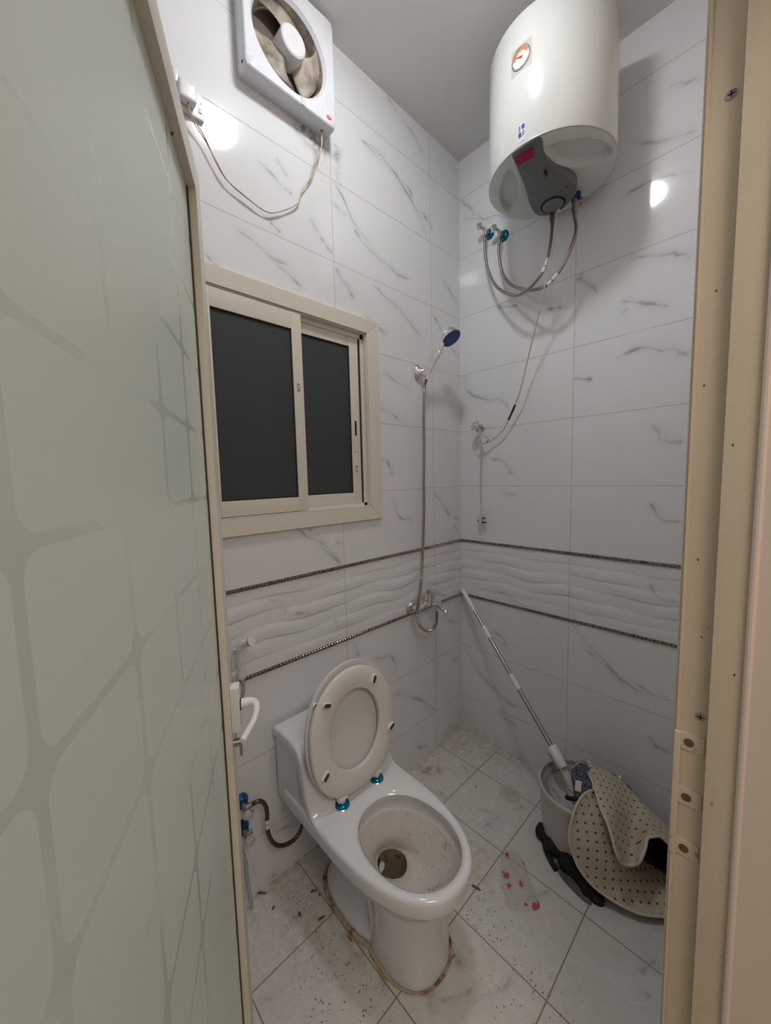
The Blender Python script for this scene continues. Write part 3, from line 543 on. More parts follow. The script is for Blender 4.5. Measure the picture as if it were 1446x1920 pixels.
MB().box((0.0068, -1.030, 1.832), (0.0076, -1.013, 1.8332)).build('marker_writing', 'ink', sash1, smooth=0)
text_part('27', 0.013, 'ink', (-0.0162, -0.740, 1.545), (0, 1, 0), (0, 0, 1), 'marker_writing', sash2)
text_part('H', 0.013, 'ink', (-0.0162, -0.740, 1.525), (0, 1, 0), (0, 0, 1), 'marker_writing', sash2)
MB().box((-0.0172, -0.748, 1.534), (-0.0164, -0.731, 1.5352)).build('marker_writing', 'ink', sash2, smooth=0)
M['faint'] = pm('faint_marker', (0.008, 0.009, 0.009), 0.5)
text_part('28', 0.035, 'faint', (-0.0028, -1.275, 2.010), (0, 1, 0), (0, 0, 1), 'marker_writing', sash1)
ex = MB(); ex.box((-0.35, -1.7, 1.0), (-0.33, -0.3, 2.5)); struct(ex.build('wall_outside', 'fan_dark', smooth=0))
# ------------------------------------------------------------------ ceiling lamp
lamp = thing('ceiling_light', 'round white ceiling light in the middle of the ceiling', 'ceiling light', (0.617, -1.015, CEIL))
MB().lathe([(0.095, 0), (0.095, -0.004), (0.088, -0.007), (0.0, -0.0065)], (0.617, -1.015, CEIL), (0, 0, 1), 48, False, False).build('lamp_housing', 'lamp_rim', lamp)
MB().lathe([(0.080, -0.005), (0.084, -0.012), (0.083, -0.030), (0.072, -0.038), (0.0, -0.042)], (0.617, -1.015, CEIL), (0, 0, 1), 48, False, False).build('diffuser', 'lamp', lamp)

# ------------------------------------------------------------------ exhaust fan
fan = thing('exhaust_fan', 'white square exhaust fan with dirty blades high on the window wall', 'fan', (0, -1.015, 2.935))
fy, fz, R0 = -1.02, 2.928, 0.128
FY0, FY1, FZ0, FZ1 = -1.188, -0.848, 2.760, 3.112
def sq(a, x, ins):   # square outline point by angle, slight corner rounding
    c, s = math.cos(a), math.sin(a); hy, hz = (FY1-FY0)/2-ins, (FZ1-FZ0)/2-ins; cy, cz = (FY0+FY1)/2, (FZ0+FZ1)/2
    k = 1/max(abs(c)/hy, abs(s)/hz); y, z = k*c, k*s
    r = 0.012
    if abs(y) > hy-r and abs(z) > hz-r:
        dy, dz = abs(y)-(hy-r), abs(z)-(hz-r); d = math.hypot(dy, dz)
        if d > r: y = math.copysign(hy-r+dy*r/d, y); z = math.copysign(hz-r+dz*r/d, z)
    return Vector((x, cy+y, cz+z))
NA = 96; an = [2*PI*i/NA + PI/NA for i in range(NA)]
def circ(r, x): return [Vector((x, fy+r*math.cos(a), fz+r*math.sin(a))) for a in an]
c = MB()
c.loft([[sq(a, 0.0, 0.0) for a in an], [sq(a, 0.052, 0.0) for a in an], [sq(a, 0.058, 0.0015) for a in an], [sq(a, 0.061, 0.005) for a in an], circ(R0+0.03, 0.060), circ(R0+0.012, 0.056), circ(R0+0.003, 0.045)], True)
c.build('housing', 'fan_white', fan)
c = MB(); c.loft([circ(R0+0.003, 0.045), circ(R0-0.002, 0.03), circ(R0-0.004, 0.006)], True); c.loft([circ(R0-0.004, 0.006), circ(0.01, 0.006)], True, False, True, mi=1); c.build('bell_mouth', ['fan_dirty', 'fan_dark'], fan)
c = MB(); c.lathe([(0.047, 0.01), (0.047, 0.062), (0.045, 0.070), (0.040, 0.0735), (0.013, 0.0735), (0.012, 0.0728), (0.011, 0.0735), (0.0, 0.0735)], (0, fy-0.0, fz), (1, 0, 0), 40); c.build('hub', 'hub', fan)
for k in range(3):
    a0 = math.radians(205+120*k); c = MB(); rings = []
    for i in range(9):
        r = lerp(0.040, 0.120, i/8); half = math.radians(lerp(34, 46, i/8)); row = []
        for j in range(13):
            t = j/12; a = a0 + (t-0.5)*2*half + 0.35*(i/8); x = lerp(0.016, 0.046, t) + 0.004*math.sin(PI*t)
            row.append(Vector((x, fy+r*math.cos(a), fz+r*math.sin(a))))
        rings.append(row)
    c.loft(rings, False); bo = c.build('fan_blade', 'fan_dirty', fan); sm = bo.modifiers.new('thick', 'SOLIDIFY'); sm.thickness = 0.002
MB().lathe([(0.0105, 0), (0.0105, 0.0008), (0.0, 0.0008)], (0.0605, -0.880, 2.786), (1, 0, 0), 28, sx=0.6).build('badge', 'logo_red', fan)
text_part('KDK', 0.0075, 'paper', (0.0615, -0.880, 2.786), (0, 1, 0), (0, 0, 1), 'badge_lettering', fan)
c = MB(); c.box((0.055, -0.992, 2.762), (0.0625, -0.978, 2.784), 0.001); c.build('shutter_tab', 'grey_white', fan)
MB().lathe([(0.004, 0), (0.004, 0.001), (0, 0.001)], (0.04, -1.1885, 2.778), (0, -1, 0), 12).build('screw_hole', 'black', fan); MB().lathe([(0.005, 0), (0.005, 0.001), (0, 0.001)], (0.025, -0.888, 2.7602), (0, 0, -1), 12).build('cord_hole', 'black', fan)
cd = smooth_path([(0.025, -0.889, 2.762), (0.025, -0.892, 2.702), (0.025, -0.919, 2.645), (0.018, -0.938, 2.582), (0.014, -0.976, 2.521), (0.012, -0.997, 2.469), (0.012, -1.068, 2.413), (0.013, -1.122, 2.390), (0.014, -1.196, 2.406), (0.015, -1.247, 2.425), (0.016, -1.278, 2.462), (0.018, -1.307, 2.507), (0.022, -1.337, 2.537), (0.026, -1.349, 2.560), (0.026, -1.351, 2.580)], 6)
c = MB()
for ph in (0, PI):
    c.tube([p + Vector((0.0016*math.cos(i*0.33+ph), 0.0016*math.sin(i*0.33+ph)+0.0022*math.sin(i*0.11)*(1 if ph else -1), 0.0)) for i, p in enumerate(cd)], 0.0019, 6)
c.build('power_cord', 'cord', fan)
# socket and plug
so = thing('wall_socket', 'white wall socket left of the exhaust fan', 'socket', (0, -1.345, 2.60))
c = MB(); c.box((0, -1.392, 2.558), (0.012, -1.303, 2.640), 0.003); c.build('faceplate', 'white_plastic', so)
c = MB(); c.box((0.011, -1.318, 2.575), (0.0145, -1.309, 2.590), 0.001); c.build('switch_rocker', 'paper', so)
MB().lathe([(0.0025, 0), (0.0025, 0.001), (0, 0.001)], (0.0118, -1.311, 2.603), (1, 0, 0), 10).build('screw', 'screw', so)
pl = thing('plug', 'white plug of the fan cord pushed into the wall socket', 'plug', (0.012, -1.35, 2.59))
c = MB(); c.box((0.0122, -1.376, 2.572), (0.040, -1.330, 2.622), 0.009, seg=4); c.build('plug_body', 'white_plastic', pl)
MB().lathe([(0.003, 0), (0.003, -0.002), (0, -0.002)], (0.026, -1.351, 2.5725), (0, 0, 1), 10).build('cord_grommet', 'bumper', pl)
MB().box((0.012, -1.384, 2.61), (0.02, -1.372, 2.652), 0.003).build('pin_cap', 'white_plastic', pl)

# ------------------------------------------------------------------ water heater
HC = Vector((0.58, -0.24, 0)); HR = 0.22; HB, HT = 2.612, 3.030
ht = thing('water_heater', 'white cylindrical electric water heater mounted high on the back wall', 'water heater', (0.58, -0.02, 2.82))
c = MB(); c.lathe([(HR-0.006, HB+0.001), (HR, HB+0.012), (HR, HT-0.02), (HR-0.004, HT-0.008), (HR-0.02, HT), (0.15, HT+0.012), (0.0, HT+0.018)], (HC.x, HC.y, 0), (0, 0, 1), 96, False, False); c.build('tank', 'enamel', ht)
MB().lathe([(HR-0.004, HB+0.004), (HR+0.002, HB+0.001), (HR+0.002, HB-0.004), (HR-0.004, HB-0.006)], (HC.x, HC.y, 0), (0, 0, 1), 96, False, False).build('seam_ring', 'cap_dark', ht)
# bottom cap with two leaf-shaped recesses, as a displaced disc
c = MB(); rings = []
def cap_z(x, y):
    r = math.hypot(x-HC.x, y-HC.y)/HR; z = HB-0.004-0.022*(1-r**2)**0.6 if r < 1 else HB-0.004
    return z
def leaf(x, y, cx, cy, ax, ay, a, b):
    dx, dy = x-cx, y-cy; l = math.hypot(ax, ay); t = (dx*ax+dy*ay)/l; s = (-dx*ay+dy*ax)/l
    q = (abs(t)/a)**1.8+(abs(s)/b)**1.6; return max(0.0, min(1.0, (1.12-q)/0.16))
NR = 44
capv = []; capf = []; capm = []
for i in range(NR+1):
    for k in range(144):
        r = HR*i/NR*0.995; a = 2*PI*k/144; x = HC.x+r*math.cos(a); y = HC.y+r*math.sin(a)
        L1 = leaf(x, y, 0.708, -0.30, 0.136, 0.195, 0.115, 0.046); L2 = leaf(x, y, 0.452, -0.305, -0.118, 0.216, 0.110, 0.034)
        capv.append((x, y, cap_z(x, y)+0.022*max(L1, L2)))
for i in range(NR):
    for k in range(144):
        k2 = (k+1) % 144; capf.append((i*144+k, i*144+k2, (i+1)*144+k2, (i+1)*144+k))
c.add(capv, capf); c.build('bottom_cap', 'cap', ht, smooth=60)
# control housing
G = [(0.539, -0.4535), (0.56, -0.457), (0.60, -0.457), (0.640, -0.4475), (0.630, -0.405), (0.629, -0.374), (0.639, -0.319), (0.663, -0.262), (0.668, -0.213), (0.650, -0.164), (0.600, -0.121), (0.545, -0.110), (0.505, -0.135), (0.493, -0.175), (0.502, -0.236), (0.523, -0.323), (0.533, -0.40)]
Gp = [Vector((x, y, 0)) for x, y in G]; Gs = smooth_path(Gp+[Gp[0]], 5)[:-1]; gc = Vector((0.58, -0.28, 0))
def hz(y): return lerp(2.602, 2.556, min(1, (y+0.46)/0.20)) if y < -0.26 else 2.556
def gring(sc, dz): return [Vector((gc.x+(p.x-gc.x)*sc, gc.y+(p.y-gc.y)*sc, dz(p.y))) for p in Gs]
c = MB(); c.loft([gring(1.0, lambda y: 2.612), gring(1.0, lambda y: hz(y)+0.005), gring(0.975, lambda y: hz(y)+0.001), gring(0.93, hz), gring(0.5, lambda y: lerp(hz(y), 2.556, 0.7)), gring(0.05, lambda y: 2.556)], True, False, True)
hs = c.build('control_housing', 'dark_grey', ht, smooth=45)
MB().lathe([(0.046, 0), (0.046, -0.002), (0.043, -0.003), (0.040, -0.0005), (0.038, -0.0005)], (0.566, -0.172, 2.5565), (0, 0, 1), 40, False, False).build('dial_groove', 'black', hs)
MB().lathe([(0.039, 0.001), (0.039, -0.004), (0.036, -0.006), (0.0, -0.006)], (0.566, -0.172, 2.5565), (0, 0, 1), 40, False, False).build('thermostat_dial', 'dial', hs)
c = MB(); q = [(0.547, -0.441), (0.542, -0.413), (0.600, -0.410), (0.608, -0.440)]
def hzz(y): return hz(y)
c.add([(x, y, hzz(y)-0.0035) for x, y in q]+[(x, y, hzz(y)+0.004) for x, y in q], [(0, 1, 2, 3), (4, 7, 6, 5), (0, 4, 5, 1), (1, 5, 6, 2), (2, 6, 7, 3), (3, 7, 4, 0)])
rb = c.build('red_badge', 'red', hs, smooth=0)
c = MB(); c.box((0.610, -0.350, 2.555), (0.612, -0.330, 2.5705)); c.build('pointer_slot', 'black', hs, smooth=0)
MB().box((0.640, -0.235, 2.552), (0.6415, -0.225, 2.5600)).build('pointer_slot', 'black', hs, smooth=0)
MB().box((0.566, -0.137, 2.5475), (0.577, -0.122, 2.5505)).build('small_label', 'paper', hs, smooth=0)
# gauge
def on_tank(ang, z, d=0.0): return Vector((HC.x+(HR+d)*math.cos(ang), HC.y+(HR+d)*math.sin(ang), z))
GA, GZ = math.radians(-91.5), 2.882
def gp(u, v, d): return on_tank(GA+1.15*u/HR, GZ+1.15*v, d)
c = MB(); c.loft([[gp(u, v, 0.0006) for v in (-0.036, 0, 0.036)] for u in (-0.032, -0.016, 0, 0.016, 0.032)], False); c.build('protective_film', 'film', ht)
gg = MB(); rn = 40
def gcirc(r, d): return [gp(r*math.cos(2*PI*i/rn), r*math.sin(2*PI*i/rn), d) for i in range(rn)]
gg.loft([gcirc(0.0285, 0), gcirc(0.0285, 0.004), gcirc(0.0265, 0.0052), gcirc(0.0248, 0.0035)], True); gau = gg.build('gauge', 'chrome', ht)
gg = MB(); gg.loft([gcirc(0.0250, 0.003), gcirc(0.001, 0.003)], True); gg.build('gauge_face', 'paper', gau)
gg = MB(); gg.loft([[gp(r*math.cos(a), r*math.sin(a), 0.0036) for a in [math.radians(lerp(175, 20, i/20)) for i in range(21)]] for r in (0.0245, 0.0165)], False); gg.build('gauge_arc', 'orange', gau)
gg = MB(); gg.add([gp(-0.020, 0.010, 0.0042), gp(0.004, -0.0045, 0.0042), gp(0.007, 0.001, 0.0042)], [(0, 1, 2)]); gg.build('gauge_needle', 'logo_red', gau, smooth=0)
# label sticker
lb = MB(); la0, lz = math.radians(-90.5), 2.652
def lp(u, v, d): return on_tank(la0+u/HR, lz+v, d)
lb.loft([[lp(u, v, 0.0006) for v in (-0.028, 0, 0.026)] for u in (-0.0125, 0, 0.0125)], False); st = lb.build('sticker', 'paper', ht)
lb = MB(); lb.loft([[lp(u, v, 0.0009) for v in (-0.016, -0.001)] for u in (-0.011, 0.0)], False); lb.loft([[lp(u, v, 0.0009) for v in (0.006, 0.022)] for u in (0.0, 0.011)], False); lb.build('sticker_print', 'ink_blue', st)
lb = MB(); lb.loft([[lp(u, v, 0.0009) for v in (0.001, 0.022)] for u in (-0.011, -0.003)], False); lb.loft([[lp(u, v, 0.0009) for v in (-0.016, 0.003)] for u in (0.002, 0.011)], False)
for v in (-0.020, -0.023): lb.loft([[lp(u, v+w_, 0.0009) for w_ in (0, 0.0012)] for u in (-0.010, 0.010)], False)
lb.build('sticker_print', 'grey_print', st)
# outlets
c = MB(); c.lathe([(0.0175, 0.03), (0.0175, 0.0), (0.012, -0.002), (0.012, 0.0)], (0.630, -0.110, 2.576), (0, 0, 1), 24, False, False); c.build('cold_inlet_collar', 'blue', ht)
c = MB(); c.lathe([(0.0105, 0.0), (0.0105, -0.012), (0.0125, -0.013), (0.0125, -0.035), (0.009, -0.036), (0.009, -0.05), (0.012, -0.051), (0.012, -0.062)], (0.625, -0.110, 2.590), (0, 0, 1), 8); c.tube([(0.625, -0.110, 2.562), (0.662, -0.096, 2.562)], 0.007, 10); c.tube([(0.648, -0.101, 2.545), (0.648, -0.101, 2.572)], 0.005, 8); c.build('safety_valve', 'steel', ht)
c = MB(); c.lathe([(0.0105, 0.03), (0.0105, -0.008), (0.012, -0.009), (0.012, -0.022)], (0.540, -0.118, 2.560), (0, 0, 1), 8); c.build('hot_outlet', 'steel', ht)
pc = smooth_path([(0.560, -0.125, 2.556), (0.575, -0.15, 2.50), (0.572, -0.17, 2.42), (0.556, -0.17, 2.344), (0.532, -0.155, 2.275), (0.501, -0.130, 2.202), (0.465, -0.105, 2.118), (0.424, -0.078, 2.021), (0.379, -0.060, 1.892), (0.345, -0.045, 1.827), (0.306, -0.036, 1.761), (0.266, -0.030, 1.709), (0.201, -0.030, 1.669), (0.159, -0.044, 1.660), (0.134, -0.054, 1.680), (0.151, -0.064, 1.698), (0.185, -0.062, 1.698), (0.203, -0.048, 1.680), (0.180, -0.034, 1.662), (0.153, -0.030, 1.670), (0.142, -0.026, 1.722), (0.137, -0.050, 1.778), (0.145, -0.068, 1.760), (0.160, -0.066, 1.725), (0.163, -0.055, 1.659), (0.148, -0.030, 1.570), (0.141, -0.025, 1.479), (0.142, -0.025, 1.386), (0.145, -0.025, 1.286)], 8)
po = MB().tube(pc, 0.0033, 8).build('power_cord', 'cord_white', ht)
MB().tube(smooth_path([(0.3465, -0.0455, 1.829), (0.330, -0.042, 1.800), (0.306, -0.036, 1.762)], 4), [0.0045, 0.005, 0.005, 0.0055, 0.005, 0.0045, 0.0045, 0.005, 0.0045], 8).build('tape_splice', 'black', po)
pg = MB(); pg.box((0.130, -0.037, 1.236), (0.152, -0.012, 1.288), 0.003); pgo = pg.build('plug_body', 'grey_white', po)
pg = MB(); pg.box((0.150, -0.028, 1.266), (0.170, -0.021, 1.271)); pg.box((0.150, -0.028, 1.243), (0.176, -0.021, 1.249)); pg.box((0.130, -0.038, 1.250), (0.136, -0.036, 1.257)); pg.build('plug_pins', 'black', pgo, smooth=0)

# braided hoses and angle valves under the heater
def braid(name, rad, col, col2):
    m = bpy.data.materials.new(name); nt, N, L = nodes_of(m); b = N['Principled BSDF']; b.inputs['Metallic'].default_value = 0.85; b.inputs['Roughness'].default_value = 0.35
    tc = N.new('ShaderNodeTexCoord'); vo = N.new('ShaderNodeTexVoronoi'); vo.inputs['Scale'].default_value = 420; L.new(tc.outputs['Object'], vo.inputs['Vector'])
    mx = N.new('ShaderNodeMix'); mx.data_type = 'RGBA'; mx.inputs[6].default_value = (*col2, 1); mx.inputs[7].default_value = (*col, 1); mr = N.new('ShaderNodeMapRange'); mr.inputs[1].default_value = 0.1; mr.inputs[2].default_value = 0.6
    L.new(vo.outputs['Distance'], mr.inputs[0]); L.new(mr.outputs[0], mx.inputs[0]); L.new(mx.outputs[2], b.inputs['Base Color'])
    bp = N.new('ShaderNodeBump'); bp.inputs['Strength'].default_value = 0.4; bp.inputs['Distance'].default_value = 0.001; L.new(vo.outputs['Distance'], bp.inputs['Height']); L.new(bp.outputs['Normal'], b.inputs['Normal'])
    return m
M['braid'] = braid('steel_braid', 0, (0.40, 0.36, 0.34), (0.16, 0.13, 0.12))
M['braid_dark'] = braid('rusty_braid', 0, (0.17, 0.11, 0.09), (0.06, 0.035, 0.03))
def hose(label, pts, bandt, txt, mat='braid', r=0.0068, nuts=True, grp=None):
    t = thing('braided_hose', label, 'hose', pts[0], grp)
    P = smooth_path(pts, 8); MB().tube(P, r, 12).build('hose_tube', mat, t)
    i = int(bandt*len(P)); w_ = 3
    MB().tube(P[i-w_:i+w_+1], r+0.0006, 12).build('hose_label', 'paper', t)
    MB().tube([P[i-1].lerp(P[i], 0.6), P[i].lerp(P[i+1], 0.1)], r+0.0009, 12).build('label_print', 'grey_print', t)
    if nuts:
        for a, b_ in ((P[0], P[1]), (P[-1], P[-2])):
            d = (b_-a).normalized(); c = MB(); c.tube([a-d*0.002, a+d*0.013], 0.0105, 6); c.tube([a+d*0.012, a+d*0.03], 0.0082, 12); c.build('hose_nut', 'steel', t)
    return t
hose('braided steel hose from the left blue-collared valve to the middle of the heater, hanging lowest', [(0.179, -0.040, 2.668), (0.183, -0.048, 2.596), (0.207, -0.060, 2.495), (0.263, -0.080, 2.389), (0.360, -0.120, 2.303), (0.434, -0.145, 2.280), (0.498, -0.165, 2.297), (0.535, -0.165, 2.340), (0.548, -0.150, 2.420), (0.544, -0.125, 2.50), (0.540, -0.118, 2.540)], 0.70, 'AQ')
hose('braided steel hose from the right blue-collared valve to the heater\'s blue inlet', [(0.259, -0.040, 2.622), (0.259, -0.050, 2.551), (0.286, -0.060, 2.444), (0.338, -0.080, 2.368), (0.418, -0.110, 2.308), (0.483, -0.135, 2.277), (0.540, -0.150, 2.271), (0.594, -0.155, 2.310), (0.628, -0.150, 2.372), (0.640, -0.130, 2.44), (0.628, -0.112, 2.50), (0.625, -0.110, 2.532)], 0.58, 'AQ')
def angle_valve(x, z, label, esc):
    t = thing('angle_valve', label, 'valve', (x, 0, z))
    MB().lathe([(0.026, 0.0), (0.0255, 0.004), (0.019, 0.010), (0.010, 0.012)], (x, 0, z), (0, -1, 0), 28, True, True).build('escutcheon', esc, t)
    c = MB(); c.tube([(x, -0.008, z), (x, -0.045, z)], 0.0085, 12); c.tube([(x, -0.040, z+0.006), (x, -0.040, z-0.022)], 0.0085, 10); c.tube([(x, -0.036, z+0.004), (x-0.014, -0.05, z+0.018)], 0.0065, 8); c.build('valve_body', 'steel', t)
    c = MB(); c.lathe([(0.006, 0), (0.017, 0.008), (0.019, 0.016), (0.010, 0.028), (0.0, 0.030)], (x-0.012, -0.050, z+0.014), (-0.62, -0.45, 0.55), 6); c.build('knob', 'chrome', t, smooth=0)
    return t
angle_valve(0.181, 2.690, 'angle valve with blue-filmed collar under the heater, the left of the two', 'teal')
angle_valve(0.259, 2.646, 'angle valve with blue-filmed collar under the heater, the right of the two', 'teal')
# small tap the cord is looped over
tp = thing('wall_tap', 'small chrome tap on the back wall with the heater cord looped over it', 'tap', (0.134, 0, 1.748))
MB().lathe([(0.020, 0), (0.018, 0.006), (0.009, 0.010)], (0.139, 0, 1.748), (0, -1, 0), 24, True, True).build('escutcheon', 'chrome', tp)
c = MB(); c.tube([(0.137, -0.006, 1.748), (0.137, -0.052, 1.748)], 0.0105, 12); c.tube([(0.137, -0.036, 1.748), (0.137, -0.040, 1.722)], 0.009, 12); c.build('tap_body', 'steel', tp)
c = MB()
prof = [(0.010, 0.0), (0.020, 0.006), (0.021, 0.016), (0.015, 0.023), (0.0, 0.025)]
a = Vector((-0.35, -0.93, 0.0)).normalized(); e1 = Vector((0, 0, 1)); e2 = a.cross(e1); rings = []
for r, h_ in prof: rings.append([Vector((0.133, -0.050, 1.748))+a*h_+r*(1+0.13*math.cos(5*t_))*(math.cos(t_)*e1+math.sin(t_)*e2) for t_ in [2*PI*i/40 for i in range(40)]])
c.loft(rings, True, True, True); c.build('tap_knob', 'chrome', tp)
# ------------------------------------------------------------------ hand shower on its bracket
sh = thing('hand_shower', 'chrome hand shower with blue face hanging in its bracket near the corner', 'shower', (0.055, -0.354, 1.956))
hc = Vector((0.140, -0.268, 2.140)); hn = Vector((0.55, 0.05, -0.80)).normalized()
c = MB(); c.lathe([(0.0, -0.034), (0.034, -0.033), (0.043, -0.028), (0.047, -0.014), (0.0475, 0.0)], hc, hn, 40, False, False); c.build('shower_head', 'chrome', sh)
c = MB(); c.lathe([(0.0472, -0.001), (0.046, 0.0022), (0.0, 0.0036)], hc, hn, 40, False, False); hf = c.build('spray_face', 'blue', sh)
c = MB(); e1 = (Vector((0, 0, 1))-hn*hn.z).normalized(); e2 = hn.cross(e1)
for r, k in ((0.010, 6), (0.021, 12), (0.033, 20)):
    for i in range(k): c.lathe([(0.0013, 0.0024), (0.0009, 0.0048), (0, 0.0048)], hc+e1*r*math.cos(2*PI*i/k)+e2*r*math.sin(2*PI*i/k), hn, 6, False, False)
c.build('nozzles', 'ink_blue', hf)
bk = hc - hn*0.016 + Vector((-0.02, -0.03, -0.012))
hp_ = [Vector((0.052, -0.352, 1.955)), Vector((0.060, -0.337, 1.992)), Vector((0.088, -0.312, 2.062)), Vector((0.104, -0.300, 2.098)), bk]
P = smooth_path(hp_, 8); n_ = len(P); c = MB(); c.tube(P, [lerp(0.0085, 0.0125, min(1, i/(n_*0.5))) if i < n_*0.6 else 0.0105 for i in range(n_)], 16); c.build('shower_handle', 'chrome', sh)
k = int(n_*0.66); MB().tube(P[k-1:k+1], 0.0140, 16).build('handle_collar', 'white_plastic', sh)
hs_ = smooth_path([(0.052, -0.352, 1.955), (0.050, -0.362, 1.915), (0.046, -0.368, 1.793), (0.042, -0.364, 1.628), (0.042, -0.370, 1.459), (0.040, -0.368, 1.344), (0.040, -0.376, 1.218), (0.042, -0.388, 1.10), (0.045, -0.401, 1.010), (0.052, -0.420, 0.956), (0.062, -0.444, 0.907), (0.072, -0.463, 0.876), (0.082, -0.479, 0.842), (0.084, -0.469, 0.798), (0.084, -0.440, 0.764), (0.084, -0.402, 0.742), (0.082, -0.362, 0.741), (0.078, -0.333, 0.759), (0.072, -0.318, 0.788), (0.066, -0.312, 0.822)], 24)
rr = [0.0066 + 0.0007*((i % 2)*2-1) for i in range(len(hs_))]
M['flexhose'] = pm('ribbed_metal_hose', (0.40, 0.37, 0.33), 0.28, metal=1.0)
MB().tube(hs_, rr, 10).build('shower_hose', 'flexhose', sh)
br = thing('shower_bracket', 'chrome wall bracket holding the hand shower', 'bracket', (0, -0.345, 1.995))
c = MB(); c.lathe([(0.031, 0), (0.030, 0.005), (0.024, 0.012), (0.014, 0.024), (0.010, 0.034)], (0, -0.352, 1.998), (1, 0.25, 0), 24, True, True, sx=1.3); c.build('wall_mount', 'chrome', br)
c = MB(); c.tube([Vector((0.036, -0.350, 1.975)), Vector((0.058, -0.331, 2.003))], 0.0145, 16); c.build('cradle', 'chrome', br)
for yy, zz in ((-0.362, 1.968), (-0.350, 2.028)): MB().lathe([(0.005, 0), (0.0035, 0.003), (0, 0.003)], (0.006, yy, zz), (1, 0, 0), 10).build('screw', 'steel', br)
# ------------------------------------------------------------------ bath mixer
mxr = thing('shower_mixer', 'chrome single-lever bath mixer on the window wall below the hand shower', 'mixer tap', (0, -0.37, 0.855))
for y in (-0.440, -0.300):
    MB().lathe([(0.034, 0), (0.033, 0.010), (0.026, 0.022), (0.015, 0.026)], (0, y, 0.855), (1, 0, 0), 32, True, True).build('escutcheon', 'chrome', mxr)
    MB().lathe([(0.012, 0.015), (0.012, 0.03), (0.0155, 0.031), (0.0155, 0.05), (0.011, 0.052), (0.011, 0.06)], (0, y, 0.855), (1, 0, 0), 6 if 0 else 16, True, True).build('union_nut', 'chrome', mxr)
c = MB(); c.tube(smooth_path([(0.060, -0.452, 0.856), (0.063, -0.42, 0.864), (0.064, -0.37, 0.870), (0.063, -0.32, 0.860), (0.060, -0.288, 0.852)], 6), [0.012]*4+[0.013]*4+[0.016]*8+[0.0175]*9, 18); c.build('mixer_body', 'chrome', mxr)
c = MB(); c.lathe([(0.025, 0.0), (0.0255, 0.03), (0.024, 0.050), (0.0235, 0.060), (0.014, 0.066), (0.0, 0.067)], (0.066, -0.372, 0.866), (0.12, 0.03, 1), 26, True, True); c.build('cartridge_cover', 'chrome', mxr)
c = MB(); rings = []
for t, w_, h_ in ((0, 0.022, 0.011), (0.3, 0.022, 0.009), (0.7, 0.015, 0.005), (1, 0.009, 0.003)):
    p = Vector((0.064, -0.378, 0.936)).lerp(Vector((0.148, -0.345, 0.918)), t)
    rings.append([p+Vector((-0.35*sx_*w_, 0.93*sx_*w_, sz_*h_)) for sx_, sz_ in ((-1, -1), (1, -1), (1, 1), (-1, 1))])
c.loft(rings, True, True, True); c.build('lever', 'chrome', mxr, smooth=30)
c = MB(); c.tube(smooth_path([(0.062, -0.322, 0.858), (0.090, -0.326, 0.850), (0.125, -0.333, 0.840), (0.140, -0.336, 0.833), (0.143, -0.337, 0.822)], 5), 0.0115, 14); c.build('spout', 'chrome', mxr)
c = MB(); c.lathe([(0.0125, 0.02), (0.0125, 0.0), (0.0095, -0.012), (0.0095, -0.02)], (0.066, -0.311, 0.836), (0, 0, 1), 16); c.build('diverter_outlet', 'chrome', mxr)

# ------------------------------------------------------------------ bidet sprayer, two valves, supply hose at the left
bs = thing('bidet_sprayer', 'white hand bidet sprayer hanging in its holder by the door edge', 'bidet sprayer', (0, -1.31, 0.86))
c = MB(); P = smooth_path([(0.050, -1.309, 0.850), (0.051, -1.310, 0.90), (0.053, -1.311, 0.938), (0.058, -1.310, 0.958), (0.068, -1.304, 0.972), (0.080, -1.297, 0.979), (0.089, -1.292, 0.982)], 6); n_ = len(P)
c.tube(P, [lerp(0.0115, 0.0140, i/n_) for i in range(n_)], 16); c.build('sprayer_body', 'white_plastic', bs)
d = (P[-1]-P[-3]).normalized(); c = MB(); c.tube([P[-1], P[-1]+d*0.004], 0.0150, 16, mi=1); c.tube([P[-1]+d*0.003, P[-1]+d*0.008], 0.0153, 16); c.build('spray_face', ['white_plastic', 'dark_grey'], bs)
c = MB(); c.tube(smooth_path([(0.040, -1.322, 0.950), (0.034, -1.328, 0.925), (0.034, -1.329, 0.885)], 5), 0.004, 8, flat=1.8); c.build('trigger', 'grey_white', bs)
P = smooth_path([(0.050, -1.309, 0.850), (0.048, -1.307, 0.80), (0.036, -1.330, 0.70), (0.030, -1.352, 0.55), (0.026, -1.356, 0.40), (0.028, -1.342, 0.26), (0.030, -1.327, 0.18), (0.030, -1.327, 0.144), (0.030, -1.321, 0.055), (0.034, -1.318, 0.012)], 20)
MB().tube(P, 0.0058, 10).build('sprayer_hose', 'grey_hose', bs) if 'grey_hose' in M else None
M['grey_hose'] = pm('pale_grey_hose', (0.50, 0.50, 0.50), 0.25, metal=0.4)
MB().tube(P, 0.0058, 10).build('sprayer_hose', 'grey_hose', bs)
bh = thing('sprayer_holder', 'white clip holder of the bidet sprayer on the metal border', 'holder', (0, -1.31, 0.855))
c = MB(); c.lathe([(0.016, 0), (0.016, 0.02), (0.012, 0.026), (0.0, 0.027)], (0.003, -1.318, 0.842), (1, 0.1, 0.0), 20); c.build('wall_plug', 'grey_white', bh)
c = MB(); rings = []
for i in range(13):
    a = math.radians(-150+300*i/12); rings.append([Vector((0.050+r*math.cos(a), -1.309+r*math.sin(a), z)) for r, z in ((0.0125, 0.855), (0.0150, 0.855), (0.0150, 0.876), (0.0125, 0.876))])
c.loft(rings, True, True, True); c.build('clip', 'white_plastic', bh)
